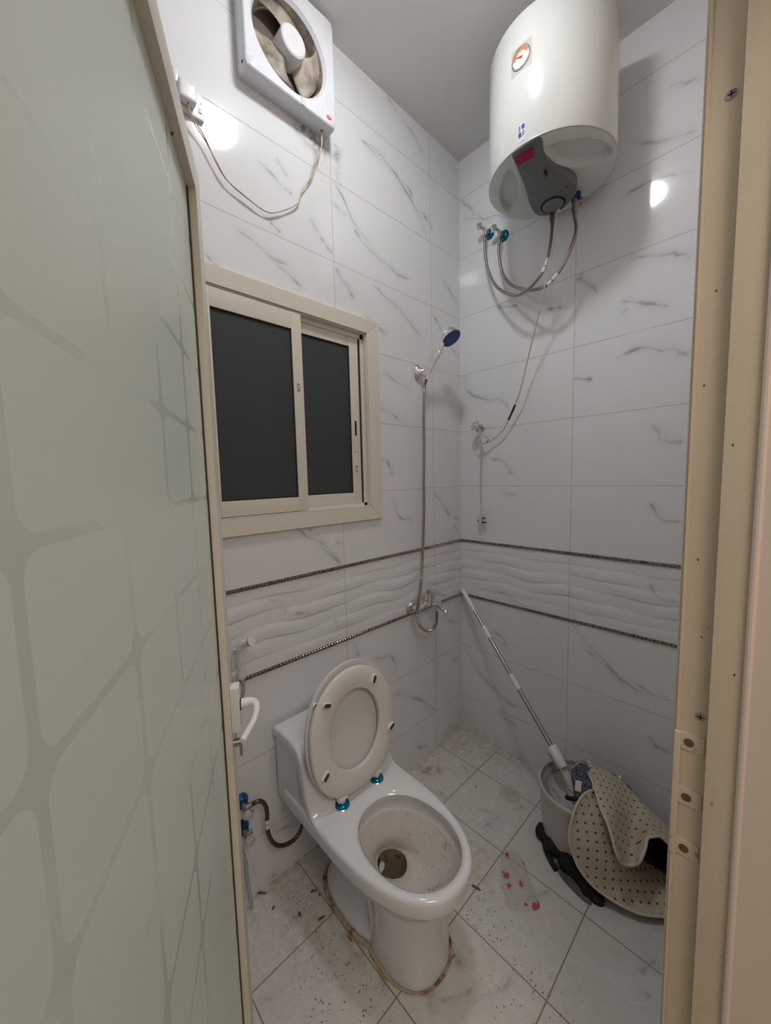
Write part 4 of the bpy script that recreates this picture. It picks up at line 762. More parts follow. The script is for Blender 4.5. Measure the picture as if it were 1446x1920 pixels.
def side_valve(y, z, label, esc):
    t = thing('angle_valve', label, 'valve', (0, y, z))
    MB().lathe([(0.027, 0.0), (0.0265, 0.006), (0.018, 0.020), (0.010, 0.022)], (0, y, z), (1, 0, 0), 28, True, True).build('escutcheon', esc, t)
    c = MB(); c.tube([(0.015, y, z), (0.045, y, z)], 0.009, 12); c.tube([(0.040, y, z), (0.040, y+0.022, z)], 0.0085, 10); c.build('valve_body', 'steel', t)
    c = MB(); c.lathe([(0.005, 0), (0.019, 0.012), (0.020, 0.020), (0.008, 0.030), (0.0, 0.030)], (0.046, y+0.002, z-0.004), (0.75, 0.15, -0.62), 6); c.build('knob', 'clear', t, smooth=0)
side_valve(-1.322, 0.390, 'upper valve with blue collar and clear knob low on the window wall by the door', 'blue_film')
side_valve(-1.325, 0.292, 'lower valve with blue collar and clear knob beneath the first one by the door', 'blue_film')
hose('dark braided supply hose curling from the low valve to the toilet', [(0.045, -1.319, 0.391), (0.050, -1.304, 0.396), (0.058, -1.290, 0.403), (0.060, -1.274, 0.396), (0.060, -1.260, 0.371), (0.060, -1.255, 0.340), (0.060, -1.257, 0.306), (0.060, -1.255, 0.261), (0.060, -1.241, 0.217), (0.060, -1.215, 0.184), (0.060, -1.178, 0.167), (0.060, -1.142, 0.172), (0.060, -1.120, 0.203), (0.060, -1.105, 0.26)], 0.47, '', mat='braid_dark', r=0.0072)

# ------------------------------------------------------------------ toilet
TY = -1.012
to = thing('toilet', 'white one-piece toilet with raised seat and stained bowl standing against the window wall', 'toilet', (0.03, TY, 0))
NT = 120; TA = [2*PI*i/NT for i in range(NT)]; CX = 0.50
def outer_pt(a, x_back, hw, x_mid, x_front, ex=2.35, taper=0.0):
    """ray from (CX, 0) at angle a to the body outline: rectangle behind x_mid, super-ellipse in front"""
    dx, dy = math.cos(a), math.sin(a); lo, hi = 0.0, 1.2
    def inside(x, y):
        if x > x_mid: return (abs(x-x_mid)/(x_front-x_mid))**ex+(abs(y)/hw)**ex <= 1
        h = hw - taper*max(0, (x_mid-x))
        if x < x_back: return False
        r = 0.03
        if x < x_back+r and abs(y) > h-r: return (x-x_back-r)**2+(abs(y)-h+r)**2 <= r*r
        return abs(y) <= h
    for _ in range(30):
        mid = (lo+hi)/2
        if inside(CX+dx*mid, dy*mid): lo = mid
        else: hi = mid
    return CX+dx*lo, dy*lo
def tr(z, x_back, hw, x_mid, x_front, ex=2.35, taper=0.0, dy=0.0): return [Vector((p[0], TY+dy+p[1], z)) for p in (outer_pt(a, x_back, hw, x_mid, x_front, ex, taper) for a in TA)]
def ell(z, cx, cy, a_, b_, ex=2.0):
    out = []
    for t in TA:
        c_, s_ = math.cos(t), math.sin(t); k = (abs(c_/a_)**ex+abs(s_/b_)**ex)**(-1/ex); out.append(Vector((cx+k*c_, TY+cy+k*s_, z)))
    return out
c = MB()
c.loft([ell(0.392, 0.505, 0.003, 0.169, 0.135, 2.15), ell(0.399, 0.505, 0.003, 0.175, 0.141, 2.15), ell(0.4015, 0.505, 0.003, 0.181, 0.147, 2.15), tr(0.4015, 0.06, 0.176, 0.35, 0.694), tr(0.3985, 0.055, 0.183, 0.35, 0.702), tr(0.391, 0.05, 0.187, 0.35, 0.706),
        tr(0.352, 0.05, 0.186, 0.35, 0.703), tr(0.340, 0.05, 0.180, 0.35, 0.696), tr(0.333, 0.06, 0.165, 0.36, 0.680)], True)
# column under the bowl
c.loft([tr(0.333, 0.06, 0.165, 0.36, 0.680), ell(0.326, 0.503, 0.0, 0.168, 0.148, 2.4), ell(0.315, 0.502, 0.001, 0.162, 0.142, 2.4), ell(0.30, 0.50, 0.002, 0.157, 0.137, 2.4), ell(0.28, 0.498, 0.003, 0.152, 0.133, 2.4), ell(0.24, 0.496, 0.006, 0.144, 0.126, 2.4), ell(0.18, 0.490, 0.011, 0.132, 0.118, 2.4), ell(0.10, 0.485, 0.016, 0.126, 0.111, 2.4), ell(0.03, 0.481, 0.020, 0.130, 0.111, 2.4), ell(0.0, 0.478, 0.022, 0.134, 0.113, 2.4)], True)
# trapway behind and floor flange
c.loft([ell(z, x, 0.0, a_, b_, 2.3) for z, x, a_, b_ in ((0.345, 0.17, 0.13, 0.10), (0.25, 0.19, 0.125, 0.075), (0.12, 0.26, 0.15, 0.062), (0.05, 0.28, 0.165, 0.068), (0.03, 0.285, 0.175, 0.088), (0.0, 0.285, 0.182, 0.096))], True)
body = c.build('body', 'porcelain', to, smooth=55)
# bowl inside
c = MB()
c.loft([ell(0.393, 0.505, 0.003, 0.168, 0.134, 2.15), ell(0.372, 0.505, 0.003, 0.170, 0.137, 2.15), ell(0.352, 0.505, 0.003, 0.176, 0.143, 2.15), ell(0.335, 0.502, 0.003, 0.168, 0.135, 2.15)], True, mi=1)
c.loft([ell(0.335, 0.502, 0.003, 0.168, 0.135, 2.15), ell(0.30, 0.494, 0.005, 0.150, 0.116, 2.1), ell(0.265, 0.479, 0.008, 0.122, 0.092), ell(0.235, 0.454, 0.013, 0.094, 0.072), ell(0.221, 0.426, 0.020, 0.072, 0.060, 1.9), ell(0.214, 0.410, 0.022, 0.053, 0.050, 1.8)], True)
c.loft([ell(0.214, 0.410, 0.022, 0.053, 0.050, 1.8), ell(0.205, 0.408, 0.023, 0.048, 0.045, 1.8), ell(0.165, 0.404, 0.022, 0.045, 0.042, 1.8), ell(0.150, 0.40, 0.026, 0.03, 0.028, 2)], True, False, True, mi=2)
c.build('bowl', ['bowl', 'porcelain', 'bowl_hole'], to, smooth=55)
MB().add(ell(0.167, 0.404, 0.022, 0.0448, 0.0418, 1.8), [tuple(range(NT))]).build('water', 'water', to, smooth=0)
# cistern and waterfall lid
def prof_loft(prof_fn, ys, name, mat):
    c = MB(); rings = [[Vector((x, TY+y, z)) for x, z in prof_fn(y)] for y in ys]; c.loft(rings, True, True, True); return c.build(name, mat, to, smooth=50)
top = [(0.022, 0.612), (0.075, 0.616), (0.13, 0.616), (0.168, 0.610), (0.192, 0.594), (0.206, 0.568), (0.216, 0.53), (0.225, 0.49), (0.236, 0.452), (0.252, 0.420), (0.275, 0.4035), (0.30, 0.4008)]
top = [(p.x, p.z) for p in smooth_path([(x, 0, z) for x, z in top], 4)]
def shrink(ins, prof, base): return [(x - (ins if x > 0.03 else 0)*0.8, z-ins) for x, z in prof] + base
def tankp(y):
    ins = 0.010 + max(0, (abs(y)-0.165))*0.5; return shrink(ins, [(x, z) for x, z in top if z > 0.41], [(0.262, 0.345), (0.022, 0.345)])
prof_loft(tankp, [-0.178, -0.17, -0.1, 0, 0.1, 0.17, 0.178], 'cistern', 'porcelain')
def lidp(y):
    e_ = max(0.0, abs(y)-0.178); ins = 0.0 if e_ == 0 else (0.008 - math.sqrt(max(0, 0.008**2-e_**2)))
    up = shrink(ins, top, []); th = 0.026
    low = []
    for i in range(len(top)-1, -1, -1):
        a_, b_ = top[max(i-1, 0)], top[min(i+1, len(top)-1)]; dx, dz = b_[0]-a_[0], b_[1]-a_[1]; l = math.hypot(dx, dz); nx, nz = dz/l, -dx/l
        t_ = th*min(1, max(0.05, (top[i][1]-0.398)/0.12)); low.append((top[i][0]+nx*t_-ins*0.8, top[i][1]+nz*t_-ins))
    return up + low
prof_loft(lidp, [-0.186, -0.184, -0.178, 0, 0.178, 0.184, 0.186], 'cistern_lid', 'porcelain')
# sealant round the foot
c = MB(); sr = []
foot = ell(0.004, 0.478, 0.022, 0.138, 0.117, 2.4); foot2 = ell(0.004, 0.285, 0.0, 0.188, 0.102, 2.3)
pts_ = [p for p in foot if p.x > 0.40] ; 
import functools
allp = [p for p in foot if not (((p.x-0.285)/0.186)**2+((p.y-TY)/0.100)**2 < 1)] + [p for p in foot2 if not (abs((p.x-0.478)/0.137)**2.4+abs((p.y-TY-0.022)/0.116)**2.4 < 1)]
allp.sort(key=lambda p: math.atan2(p.y-TY, p.x-0.37)); allp.append(allp[0])
rr = [0.0038+0.003*noise.noise(Vector((p.x*30, p.y*30, 0)))+(0.004 if p.y < TY-0.05 and p.x < 0.5 else 0) for p in allp]
c.tube(allp, rr, 8); c.build('sealant', 'caulk', to)
for p_, r_, s_ in (((0.603, -0.925, 0.008), 0.010, (1.3, 0.8, 0.9)), ((0.235, -1.110, 0.005), 0.008, (1.6, 0.8, 0.6)), ((0.345, -1.125, 0.005), 0.009, (1.8, 0.8, 0.6))): MB().sphere(p_, r_, 10, 8, s_).build('sealant_lump', 'caulk', to)
# seat and lid raised
TAU = math.radians(5.5)
def seat_frame(x, z=0.43):
    w_ = Vector((-math.sin(TAU), 0, math.cos(TAU))); n_ = Vector((math.cos(TAU), 0, math.sin(TAU)))
    return lambda y, w, d: Vector((x, TY+y, z))+w_*w+n_*d
def egg(t, b_, wc, up, dn, flat=0.0, exu=2.05, exd=2.5):
    c_, s_ = math.cos(t), math.sin(t); ex = exu if s_ > 0 else exd; aa = up if s_ > 0 else dn
    k = (abs(c_/b_)**ex+abs(s_/aa)**ex)**(-1/ex); y, w = k*c_, wc+k*s_
    return y, max(w, flat)
def oring(S, d, b_, wc, up, dn, flat=-9, exd=2.5): return [S(*egg(t, b_, wc, up, dn, flat, exd=exd), d) for t in TA]
S = seat_frame(0.288)
c = MB()
c.loft([oring(S, 0.0, 0.112, 0.20, 0.140, 0.134, exd=2.0), oring(S, 0.002, 0.116, 0.20, 0.144, 0.138, exd=2.0), oring(S, 0.003, 0.150, 0.205, 0.178, 0.175), oring(S, 0.002, 0.1775, 0.208, 0.202, 0.208, -0.002), oring(S, -0.002, 0.182, 0.208, 0.2065, 0.212, -0.005), oring(S, -0.012, 0.182, 0.208, 0.2065, 0.212, -0.005), oring(S, -0.016, 0.176, 0.208, 0.200, 0.206, -0.002), oring(S, -0.017, 0.118, 0.20, 0.146, 0.140, exd=2.0), oring(S, -0.012, 0.111, 0.20, 0.139, 0.133, exd=2.0), oring(S, 0.0, 0.112, 0.20, 0.140, 0.134, exd=2.0)], True)
seat = c.build('seat', 'seat', to, smooth=50)
def capsule(S, y, w, ang, L_, r, d0, d1):
    c_, s_ = math.cos(ang), math.sin(ang); out = []
    for d_, sc in ((d0, 1), (d1-0.002, 1), (d1, 0.85)):
        out.append([S(y+c_*(lx)-s_*ly, w+s_*lx+c_*ly, d_) for lx, ly in [(math.copysign(L_/2, math.cos(t))*(1 if abs(math.cos(t)) > 0.01 else 0)+r*sc*math.cos(t), r*sc*math.sin(t)) for t in [2*PI*i/24+0.05 for i in range(24)]]])
    return out
for (y, w, ang) in ((-0.112, 0.335, 160), (0.094, 0.343, 65), (0.156, 0.140, 25), (-0.141, 0.115, 40)):
    bo = MB().loft(capsule(S, y, w, math.radians(ang), 0.016, 0.0095, 0.002, 0.011), True, True, True).build('bumper', 'white_plastic', seat)
    MB().loft(capsule(S, y, w, math.radians(ang), 0.014, 0.0072, 0.0105, 0.0118), True, True, True).build('bumper_pad', 'bumper', bo)
S2 = seat_frame(0.258)
c = MB()
c.loft([oring(S2, 0.000, 0.010, 0.20, 0.010, 0.010), oring(S2, 0.000, 0.100, 0.20, 0.130, 0.12), oring(S2, 0.004, 0.150, 0.208, 0.185, 0.18), oring(S2, 0.010, 0.180, 0.210, 0.212, 0.208, 0), oring(S2, 0.010, 0.188, 0.212, 0.216, 0.212, -0.004), oring(S2, 0.002, 0.189, 0.212, 0.217, 0.212, -0.004), oring(S2, -0.006, 0.180, 0.210, 0.208, 0.204, 0), oring(S2, -0.010, 0.10, 0.20, 0.13, 0.12), oring(S2, -0.010, 0.01, 0.20, 0.01, 0.01)], True, True, True)
lid = c.build('lid', 'lidp', to, smooth=50)
bo = MB().loft(capsule(S2, -0.142, 0.338, 0.6, 0.002, 0.008, 0.008, 0.018), True, True, True).build('bumper', 'white_plastic', lid)
MB().loft(capsule(S2, -0.142, 0.338, 0.6, 0.002, 0.0055, 0.0175, 0.0187), True, True, True).build('bumper_pad', 'bumper', bo)
for y in (-1.090, -0.934):
    h_ = MB().lathe([(0.026, 0.0), (0.026, 0.004), (0.023, 0.007)], (0.279, y, 0.4012), (0, 0, 1), 28, True, True); h_.lathe([(0.0245, 0.006), (0.0235, 0.011), (0.018, 0.015), (0, 0.016)], (0.279, y, 0.4012), (0, 0, 1), 28, False, False, mi=1)
    ho = h_.build('hinge_base', ['chrome', 'teal'], to)
    c = MB(); c.tube([(0.279, y-0.016, 0.430), (0.279, y+0.016, 0.430)], 0.0105, 18); c.box((0.268, y-0.008, 0.412), (0.288, y+0.008, 0.432), 0.002); c.box((0.270, y+0.002 if y > -1 else y-0.014, 0.425), (0.286, y+0.014 if y > -1 else y-0.002, 0.450), 0.003); c.build('hinge', 'white_plastic', ho)
# ------------------------------------------------------------------ mop bucket
BX, BY, BR, BH = 0.742, -0.264, 0.142, 0.245
bu = thing('mop_bucket', 'pale grey plastic mop bucket with a dirty inside on the floor by the back wall', 'bucket', (BX, BY, 0))
c = MB(); c.lathe([(0.0, 0.002), (BR-0.022, 0.002), (BR-0.012, 0.012), (BR-0.003, 0.12), (BR+0.001, BH-0.022), (BR+0.007, BH-0.020), (BR+0.008, BH-0.004), (BR+0.005, BH), (BR, BH+0.001)], (BX, BY, 0), (0, 0, 1), 72, False, False); c.build('bucket_wall', 'bucket', bu)
c = MB(); c.lathe([(BR, BH+0.001), (BR-0.004, BH-0.003), (BR-0.007, BH-0.015), (BR-0.023, BH-0.024), (BR-0.026, BH-0.030)], (BX, BY, 0), (0, 0, 1), 72, False, False); c.build('bucket_rim', 'bucket_rim', bu)
c = MB(); c.lathe([(BR-0.026, BH-0.030), (BR-0.034, BH-0.045), (BR-0.05, BH-0.062), (0.05, BH-0.075), (0.0, BH-0.075)], (BX, BY, 0), (0, 0, 1), 72, False, False); c.build('wringer_tray', 'bucket_in', bu)
# ------------------------------------------------------------------ mop leaning in the corner
mp = thing('spin_mop', 'mop with a steel telescopic handle leaning into the room corner', 'mop', (0.715, -0.245, 0.2))
A0 = Vector((0.0225, -0.030, 0.858)); A1 = Vector((0.652, -0.256, 0.318))
def al_(t): return A0.lerp(A1, t)
LN = (A1-A0).length
c = MB(); c.tube([al_(t) for t in (0, 0.004, 0.01, 0.10, 0.165, 0.17)], [0.006, 0.0105, 0.0125, 0.0130, 0.0120, 0.0105], 18); c.build('grip', 'white_plastic', mp)
MB().tube([al_(0.165), al_(0.30)], 0.0075, 14).build('upper_tube', 'steel', mp)
MB().tube([al_(0.285), al_(0.362)], 0.0125, 16).build('joint_collar', 'white_plastic', mp)
MB().tube([al_(0.355), al_(0.60)], 0.0088, 14).build('middle_tube', 'steel', mp)
MB().tube([al_(0.588), al_(0.672)], 0.0125, 16).build('joint_collar', 'white_plastic', mp)
MB().tube([al_(0.665), al_(0.975)], 0.0100, 14).build('lower_tube', 'steel', mp)
dd_ = (A1-A0).normalized(); c = MB(); c.tube([al_(0.955), al_(0.96), al_(1.045), al_(1.05)], [0.018, 0.0205, 0.0195, 0.0175], 16); c.build('twist_lock', 'white_plastic', mp)
sd_ = Vector((-0.35, -0.2, -0.35)).normalized()*0.019
MB().tube([al_(0.975)+sd_, al_(1.045)+sd_], 0.010, 12).build('lock_sleeve', 'bucket_rim', mp)
A2 = Vector((0.728, -0.262, 0.205)); c = MB(); c.tube([al_(1.04), A1.lerp(A2, 0.35)], 0.0095, 12); c.build('neck_tube', 'steel', mp)
c = MB(); c.tube([A1.lerp(A2, t) for t in (0.3, 0.34, 0.8, 0.93, 1.0)], [0.0135, 0.0145, 0.0165, 0.0145, 0.009], 16); c.build('mop_joint', 'white_plastic', mp)
c = MB(); c.lathe([(0.0, 0.012), (0.04, 0.010), (0.055, 0.003), (0.055, -0.003), (0.0, -0.006)], (0.742, -0.235, 0.190), (0.25, 0.0, 1), 32, False, False); c.build('mop_plate', 'bucket', mp)

# ------------------------------------------------------------------ folded round bath mat (seen from its back)
F_ = [(.752, -.205, .300), (.772, -.245, .305), (.797, -.279, .304), (.826, -.330, .304), (.858, -.378, .295), (.896, -.424, .283), (.925, -.450, .235), (.941, -.440, .200), (.955, -.412, .182), (.970, -.405, .190), (.984, -.405, .215), (.990, -.372, .240), (.990, -.345, .255), (1.000, -.335, .262), (1.018, -.300, .250), (1.042, -.286, .228), (1.085, -.275, .210), (1.13, -.26, .20)]
R_ = [(.755, -.185, .302), (.762, -.178, .300), (.776, -.172, .292), (.808, -.150, .282), (.840, -.145, .272), (.868, -.142, .258), (.890, -.142, .246), (.905, -.140, .236), (.918, -.140, .227), (.930, -.140, .219), (.942, -.140, .211), (.955, -.140, .204), (.966, -.138, .197), (.978, -.136, .190), (.995, -.134, .180), (1.024, -.130, .166), (1.07, -.12, .150), (1.12, -.11, .14)]
B_ = [(.775, -.19, .285), (.78, -.185, .28), (.79, -.18, .27), (.81, -.165, .265), (.84, -.15, .262), (.88, -.11, .22), (.90, -.07, .12), (.91, -.05, .07), (.92, -.045, .05), (.935, -.042, .045), (.95, -.042, .040), (.96, -.042, .036), (.97, -.042, .034), (.985, -.042, .032), (1.0, -.042, .032), (1.03, -.042, .030), (1.075, -.042, .03), (1.125, -.042, .03)]
I_ = [(.775, -.22, .283), (.785, -.24, .28), (.80, -.27, .278), (.825, -.30, .277), (.85, -.32, .275), (.89, -.31, .245), (.92, -.28, .17), (.935, -.25, .12), (.945, -.22, .085), (.955, -.20, .065), (.965, -.19, .055), (.975, -.185, .05), (.985, -.18, .046), (.995, -.18, .043), (1.01, -.18, .04), (1.04, -.18, .038), (1.08, -.17, .035), (1.13, -.16, .035)]
K_ = [(.805, -.300, .292), (.806, -.312, .291), (.808, -.328, .288), (.812, -.350, .278), (.818, -.372, .262), (.842, -.395, .232), (.876, -.405, .188), (.908, -.40, .140), (.926, -.385, .118), (.940, -.370, .100), (.955, -.355, .088), (.970, -.345, .078), (.985, -.335, .070), (1.0, -.325, .064), (1.015, -.318, .06), (1.035, -.305, .054), (1.06, -.29, .05), (1.095, -.27, .045), (1.14, -.25, .045)]
O_ = [(.800, -.315, .292), (.790, -.345, .291), (.784, -.375, .284), (.779, -.400, .268), (.777, -.425, .240), (.776, -.446, .200), (.781, -.455, .165), (.796, -.459, .130), (.812, -.461, .102), (.837, -.461, .080), (.860, -.456, .063), (.882, -.449, .051), (.910, -.440, .042), (.941, -.431, .036), (.966, -.421, .033), (.990, -.410, .031), (1.02, -.387, .030), (1.053, -.358, .030), (1.09, -.325, .03), (1.135, -.29, .03)]
def resample(L_, n):
    P = smooth_path(L_, 6); idx = np.linspace(0, len(P)-1, n); return [P[int(i)].lerp(P[min(int(i)+1, len(P)-1)], i-int(i)) for i in idx]
NC = 70
rows = [resample(L_, NC) for L_ in (F_, R_, B_, I_, K_, O_)]
cols = []
for k in range(NC):
    Fk, Rk, Bk, Ik, Kk, Ok = (r[k] for r in rows)
    up = Vector((0, 0, 0.018+0.01*math.sin(k*0.2)))
    mid = Fk.lerp(Rk, 0.5)+up; m2 = Rk.lerp(Bk, 0.5)+Vector((0, 0.012, 0.0)); 
    cols.append(smooth_path([Fk, Fk.lerp(mid, 0.45)+up*0.25, mid.lerp(Rk, 0.45)+up*0.25, Rk, m2, Bk, Bk.lerp(Ik, 0.5), Ik, Kk, Ok], 6))
mesh = MB(); nr = len(cols[0]); mesh.loft(cols, False)
mo = bpy.data.meshes.new('mat_back')
uvx = []; acc = 0
for k in range(NC):
    l = 0; row = []
    for j in range(nr):
        if j: l += (cols[k][j]-cols[k][j-1]).length
        row.append((0, l))
    uvx.append(row)
Uc = [[0.0]*nr for _ in range(NC)]
for j in range(nr):
    for k in range(1, NC): Uc[k][j] = Uc[k-1][j]+(cols[k][j]-cols[k-1][j]).length
    o_ = Uc[int(NC*0.55)][j]
    for k in range(NC): uvx[k][j] = (Uc[k][j]-o_+1.0, uvx[k][j][1])
mo.from_pydata([p for c_ in cols for p in c_], [], mesh.f); mo.update(); ul = mo.uv_layers.new(name='UVMap')
for lp_ in mo.loops: ul.data[lp_.index].uv = uvx[lp_.vertex_index//nr][lp_.vertex_index % nr]
mm = bpy.data.materials.new('mat_backing'); nt, N, L = nodes_of(mm); b = N['Principled BSDF']; b.inputs['Roughness'].default_value = 0.8
uv = N.new('ShaderNodeUVMap'); uv.uv_map = 'UVMap'; sx = N.new('ShaderNodeSeparateXYZ'); L.new(uv.outputs[0], sx.inputs[0]); U, V = sx.outputs[0], sx.outputs[1]
def dots(px_, py_, offx, offy, r):
    a_ = mth(N, L, 'MULTIPLY', mth(N, L, 'SUBTRACT', mth(N, L, 'FRACT', mth(N, L, 'ADD', mth(N, L, 'DIVIDE', U, px_), offx)), 0.5), px_)
    b_ = mth(N, L, 'MULTIPLY', mth(N, L, 'SUBTRACT', mth(N, L, 'FRACT', mth(N, L, 'ADD', mth(N, L, 'DIVIDE', V, py_), offy)), 0.5), py_)
    d = mth(N, L, 'SQRT', mth(N, L, 'ADD', mth(N, L, 'MULTIPLY', a_, a_), mth(N, L, 'MULTIPLY', b_, b_))); return mth(N, L, 'LESS_THAN', d, r)
D = mth(N, L, 'MAXIMUM', dots(0.036, 0.036, 0, 0, 0.0037), dots(0.036, 0.036, 0.5, 0.5, 0.0037))
wk = mth(N, L, 'MAXIMUM', dots(0.0042, 0.0036, 0, 0, 0.0012), dots(0.0042, 0.0036, 0.5, 0.5, 0.0012))
n1 = N.new('ShaderNodeTexNoise'); n1.inputs['Scale'].default_value = 7; n1.inputs['Detail'].default_value = 5; L.new(uv.outputs[0], n1.inputs['Vector'])
mr = N.new('ShaderNodeMapRange'); mr.inputs[1].default_value = 0.5; mr.inputs[2].default_value = 0.75; L.new(n1.outputs['Fac'], mr.inputs[0])
def mixc(f, a_, b_):
    x = N.new('ShaderNodeMix'); x.data_type = 'RGBA'
    if isinstance(f, float): x.inputs[0].default_value = f
    else: L.new(f, x.inputs[0])
    for i_, v_ in ((6, a_), (7, b_)):
        if isinstance(v_, tuple): x.inputs[i_].default_value = (*v_, 1)
        else: L.new(v_, x.inputs[i_])
    return x.outputs[2]
cbase = mixc(mr.outputs[0], (0.66, 0.60, 0.48), (0.56, 0.45, 0.34)); cbase = mixc(mth(N, L, 'MULTIPLY', wk, 0.45), cbase, (0.26, 0.22, 0.16)); cbase = mixc(D, cbase, (0.085, 0.065, 0.05))
L.new(cbase, b.inputs['Base Color']); bp = N.new('ShaderNodeBump'); bp.inputs['Strength'].default_value = 0.5; bp.inputs['Distance'].default_value = 0.001; bp.invert = True; L.new(wk, bp.inputs['Height']); L.new(bp.outputs['Normal'], b.inputs['Normal'])
M['mat_pile'] = pm('mat_pile_dark', (0.03, 0.035, 0.05), 0.9, bump=0.8, bscale=200)
M['piping'] = pm('mat_piping', (0.64, 0.58, 0.47), 0.75, bump=0.5, bscale=300)
pv = np.array([tuple(p) for c_ in cols for p in c_]).reshape(NC, nr, 3); uvn = np.array(uvx)
for ja, jz in ((0, 20), (38, nr)):
    Q = pv[:, (0 if ja == 0 else 44):jz].reshape(-1, 3); ctr = Q.mean(0); _, _, Vt = np.linalg.svd(Q-ctr, full_matrices=False)
    uvn[:, ja:jz, 0] = (pv[:, ja:jz]-ctr) @ Vt[0]+1; uvn[:, ja:jz, 1] = (pv[:, ja:jz]-ctr) @ Vt[1]+1
for lp_ in mo.loops: ul.data[lp_.index].uv = uvn[lp_.vertex_index//nr][lp_.vertex_index % nr]
mo.materials.append(mm); mo.shade_smooth()
mt = thing('bath_mat', 'folded round bath mat showing its beige dotted backing, slumped over the bucket', 'mat', (0.95, -0.3, 0.03))
mb_ = bpy.data.objects.new('mat_backing', mo); COL.objects.link(mb_); mb_.parent = mt; mb_.matrix_parent_inverse = world(mt).inverted()
pilem = MB()
def offs(k, j, d):
    a_ = cols[min(k+1, NC-1)][j]-cols[max(k-1, 0)][j]; b_ = cols[k][min(j+1, nr-1)]-cols[k][max(j-1, 0)]; n_ = a_.cross(b_); 
    return cols[k][j] + (n_.normalized()*d if n_.length > 1e-9 else Vector((0, 0, 0)))
PSIGN = 1.0
jb = 45
pilem.loft([[offs(k, j, -0.006) for j in range(0, jb)] for k in range(NC)], False); pilem.loft([[offs(k, j, 0.006) for j in range(jb, nr)] for k in range(NC)], False)
pilem.build('mat_pile', 'mat_pile', mt, smooth=60)
c = MB(); c.tube([cols[k][0] for k in range(NC)], 0.0048, 8); c.tube([cols[k][-1] for k in range(NC)], 0.0048, 8); c.tube(cols[0], 0.004, 8); c.build('piping', 'piping', mt)

# ------------------------------------------------------------------ patterned cloth bundled on the mop head
cm = bpy.data.materials.new('blue_damask'); nt, N, L = nodes_of(cm); b = N['Principled BSDF']; b.inputs['Roughness'].default_value = 0.8
tc = N.new('ShaderNodeTexCoord'); wv = N.new('ShaderNodeTexNoise'); wv.inputs['Scale'].default_value = 85; wv.inputs['Detail'].default_value = 3; wv.inputs['Distortion'].default_value = 2.5; L.new(tc.outputs['Object'], wv.inputs['Vector'])
mr = N.new('ShaderNodeMapRange'); mr.inputs[1].default_value = 0.50; mr.inputs[2].default_value = 0.56; L.new(wv.outputs['Fac'], mr.inputs[0])
mx = N.new('ShaderNodeMix'); mx.data_type = 'RGBA'; mx.inputs[6].default_value = (0.028, 0.034, 0.06, 1); mx.inputs[7].default_value = (0.16, 0.18, 0.21, 1); L.new(mr.outputs[0], mx.inputs[0]); L.new(mx.outputs[2], b.inputs['Base Color']); M['damask'] = cm
ct = thing('patterned_cloth', 'dark blue patterned cloth bundle with a pale tag lying in the bucket beside the mat', 'cloth', (0.765, -0.27, 0.25))
c = MB(); path = [Vector(p) for p in ((0.752, -0.196, 0.285), (0.748, -0.215, 0.290), (0.750, -0.240, 0.285), (0.760, -0.270, 0.270), (0.772, -0.300, 0.258), (0.785, -0.330, 0.256), (0.795, -0.350, 0.262))]
P = smooth_path(path, 8); n_ = len(P); rings = []
for i, p in enumerate(P):
    t = i/(n_-1); r = 0.006+0.036*math.sin(PI*min(1, 0.12+t*0.80))**0.7
    e1 = Vector((0.85, 0.35, 0)); e2 = Vector((-0.1, 0.25, 0.95)).normalized()
    rings.append([p + e1*r*1.05*math.cos(a_)*(1+0.10*math.sin(4*a_+t*7)) + e2*r*0.85*math.sin(a_)*(1+0.10*math.sin(3*a_+t*9)) for a_ in [2*PI*j/36 for j in range(36)]])
c.loft(rings, True, True, True); c.build('cloth_bundle', 'damask', ct, smooth=60)
c = MB(); rg = rings[int(n_*0.30)]; c.tube([q_ + (q_-P[int(n_*0.30)]).normalized()*0.001 for q_ in rg[0:25]], 0.0022, 6); c.build('welt', 'bucket_in', ct)
q0 = P[int(n_*0.66)]; c = MB(); c.box((-0.011, -0.019, -0.0008), (0.011, 0.019, 0.0008), 0.0003, mat=Matrix.Translation(q0+Vector((-0.012, -0.022, 0.033))) @ Matrix.Rotation(0.25, 4, 'Z') @ Matrix.Rotation(0.55, 4, 'X') @ Matrix.Rotation(-0.2, 4, 'Y')); c.build('care_tag', 'piping', ct)
stp = MB(); stp.tube(smooth_path([(0.730, -0.355, 0.246), (0.745, -0.362, 0.256), (0.765, -0.356, 0.262), (0.790, -0.345, 0.262), (0.81, -0.33, 0.27)], 5), 0.008, 10, flat=1.0)
tag(stp.build('black_strap', 'blackcloth'), 'short black strap end poking out over the bucket rim beside the mat', 'strap')

# ------------------------------------------------------------------ black cloth on the floor under the bucket and mat
def slab(outline, h, name, mat, jitter=0.004, seed=1, z0=0.001, inner=6):
    P = smooth_path([(x, y, 0) for x, y in outline]+[(outline[0][0], outline[0][1], 0)], 6)[:-1]; cx = sum(p.x for p in P)/len(P); cy = sum(p.y for p in P)/len(P); c = MB(); rings = []
    for s_, zz in ((1, 0), (0.99, 0.35), (0.95, 0.75), (0.85, 1.0), (0.65, 0.95), (0.4, 1.05), (0.15, 0.9)):
        rings.append([Vector((lerp(cx, p.x, s_), lerp(cy, p.y, s_), z0+zz*h*(1+0.5*noise.noise(Vector((p.x*40*s_, p.y*40*s_, seed))))) ) for p in P])
    c.loft(rings, True, False, True); return c.build(name, mat, smooth=60)
bc = thing('black_cloth', 'crumpled wet black cloth on the floor between bucket and mat', 'cloth', (0.75, -0.43, 0))
def reparent(o, p): o.parent = p; o.matrix_parent_inverse = world(p).inverted(); return o
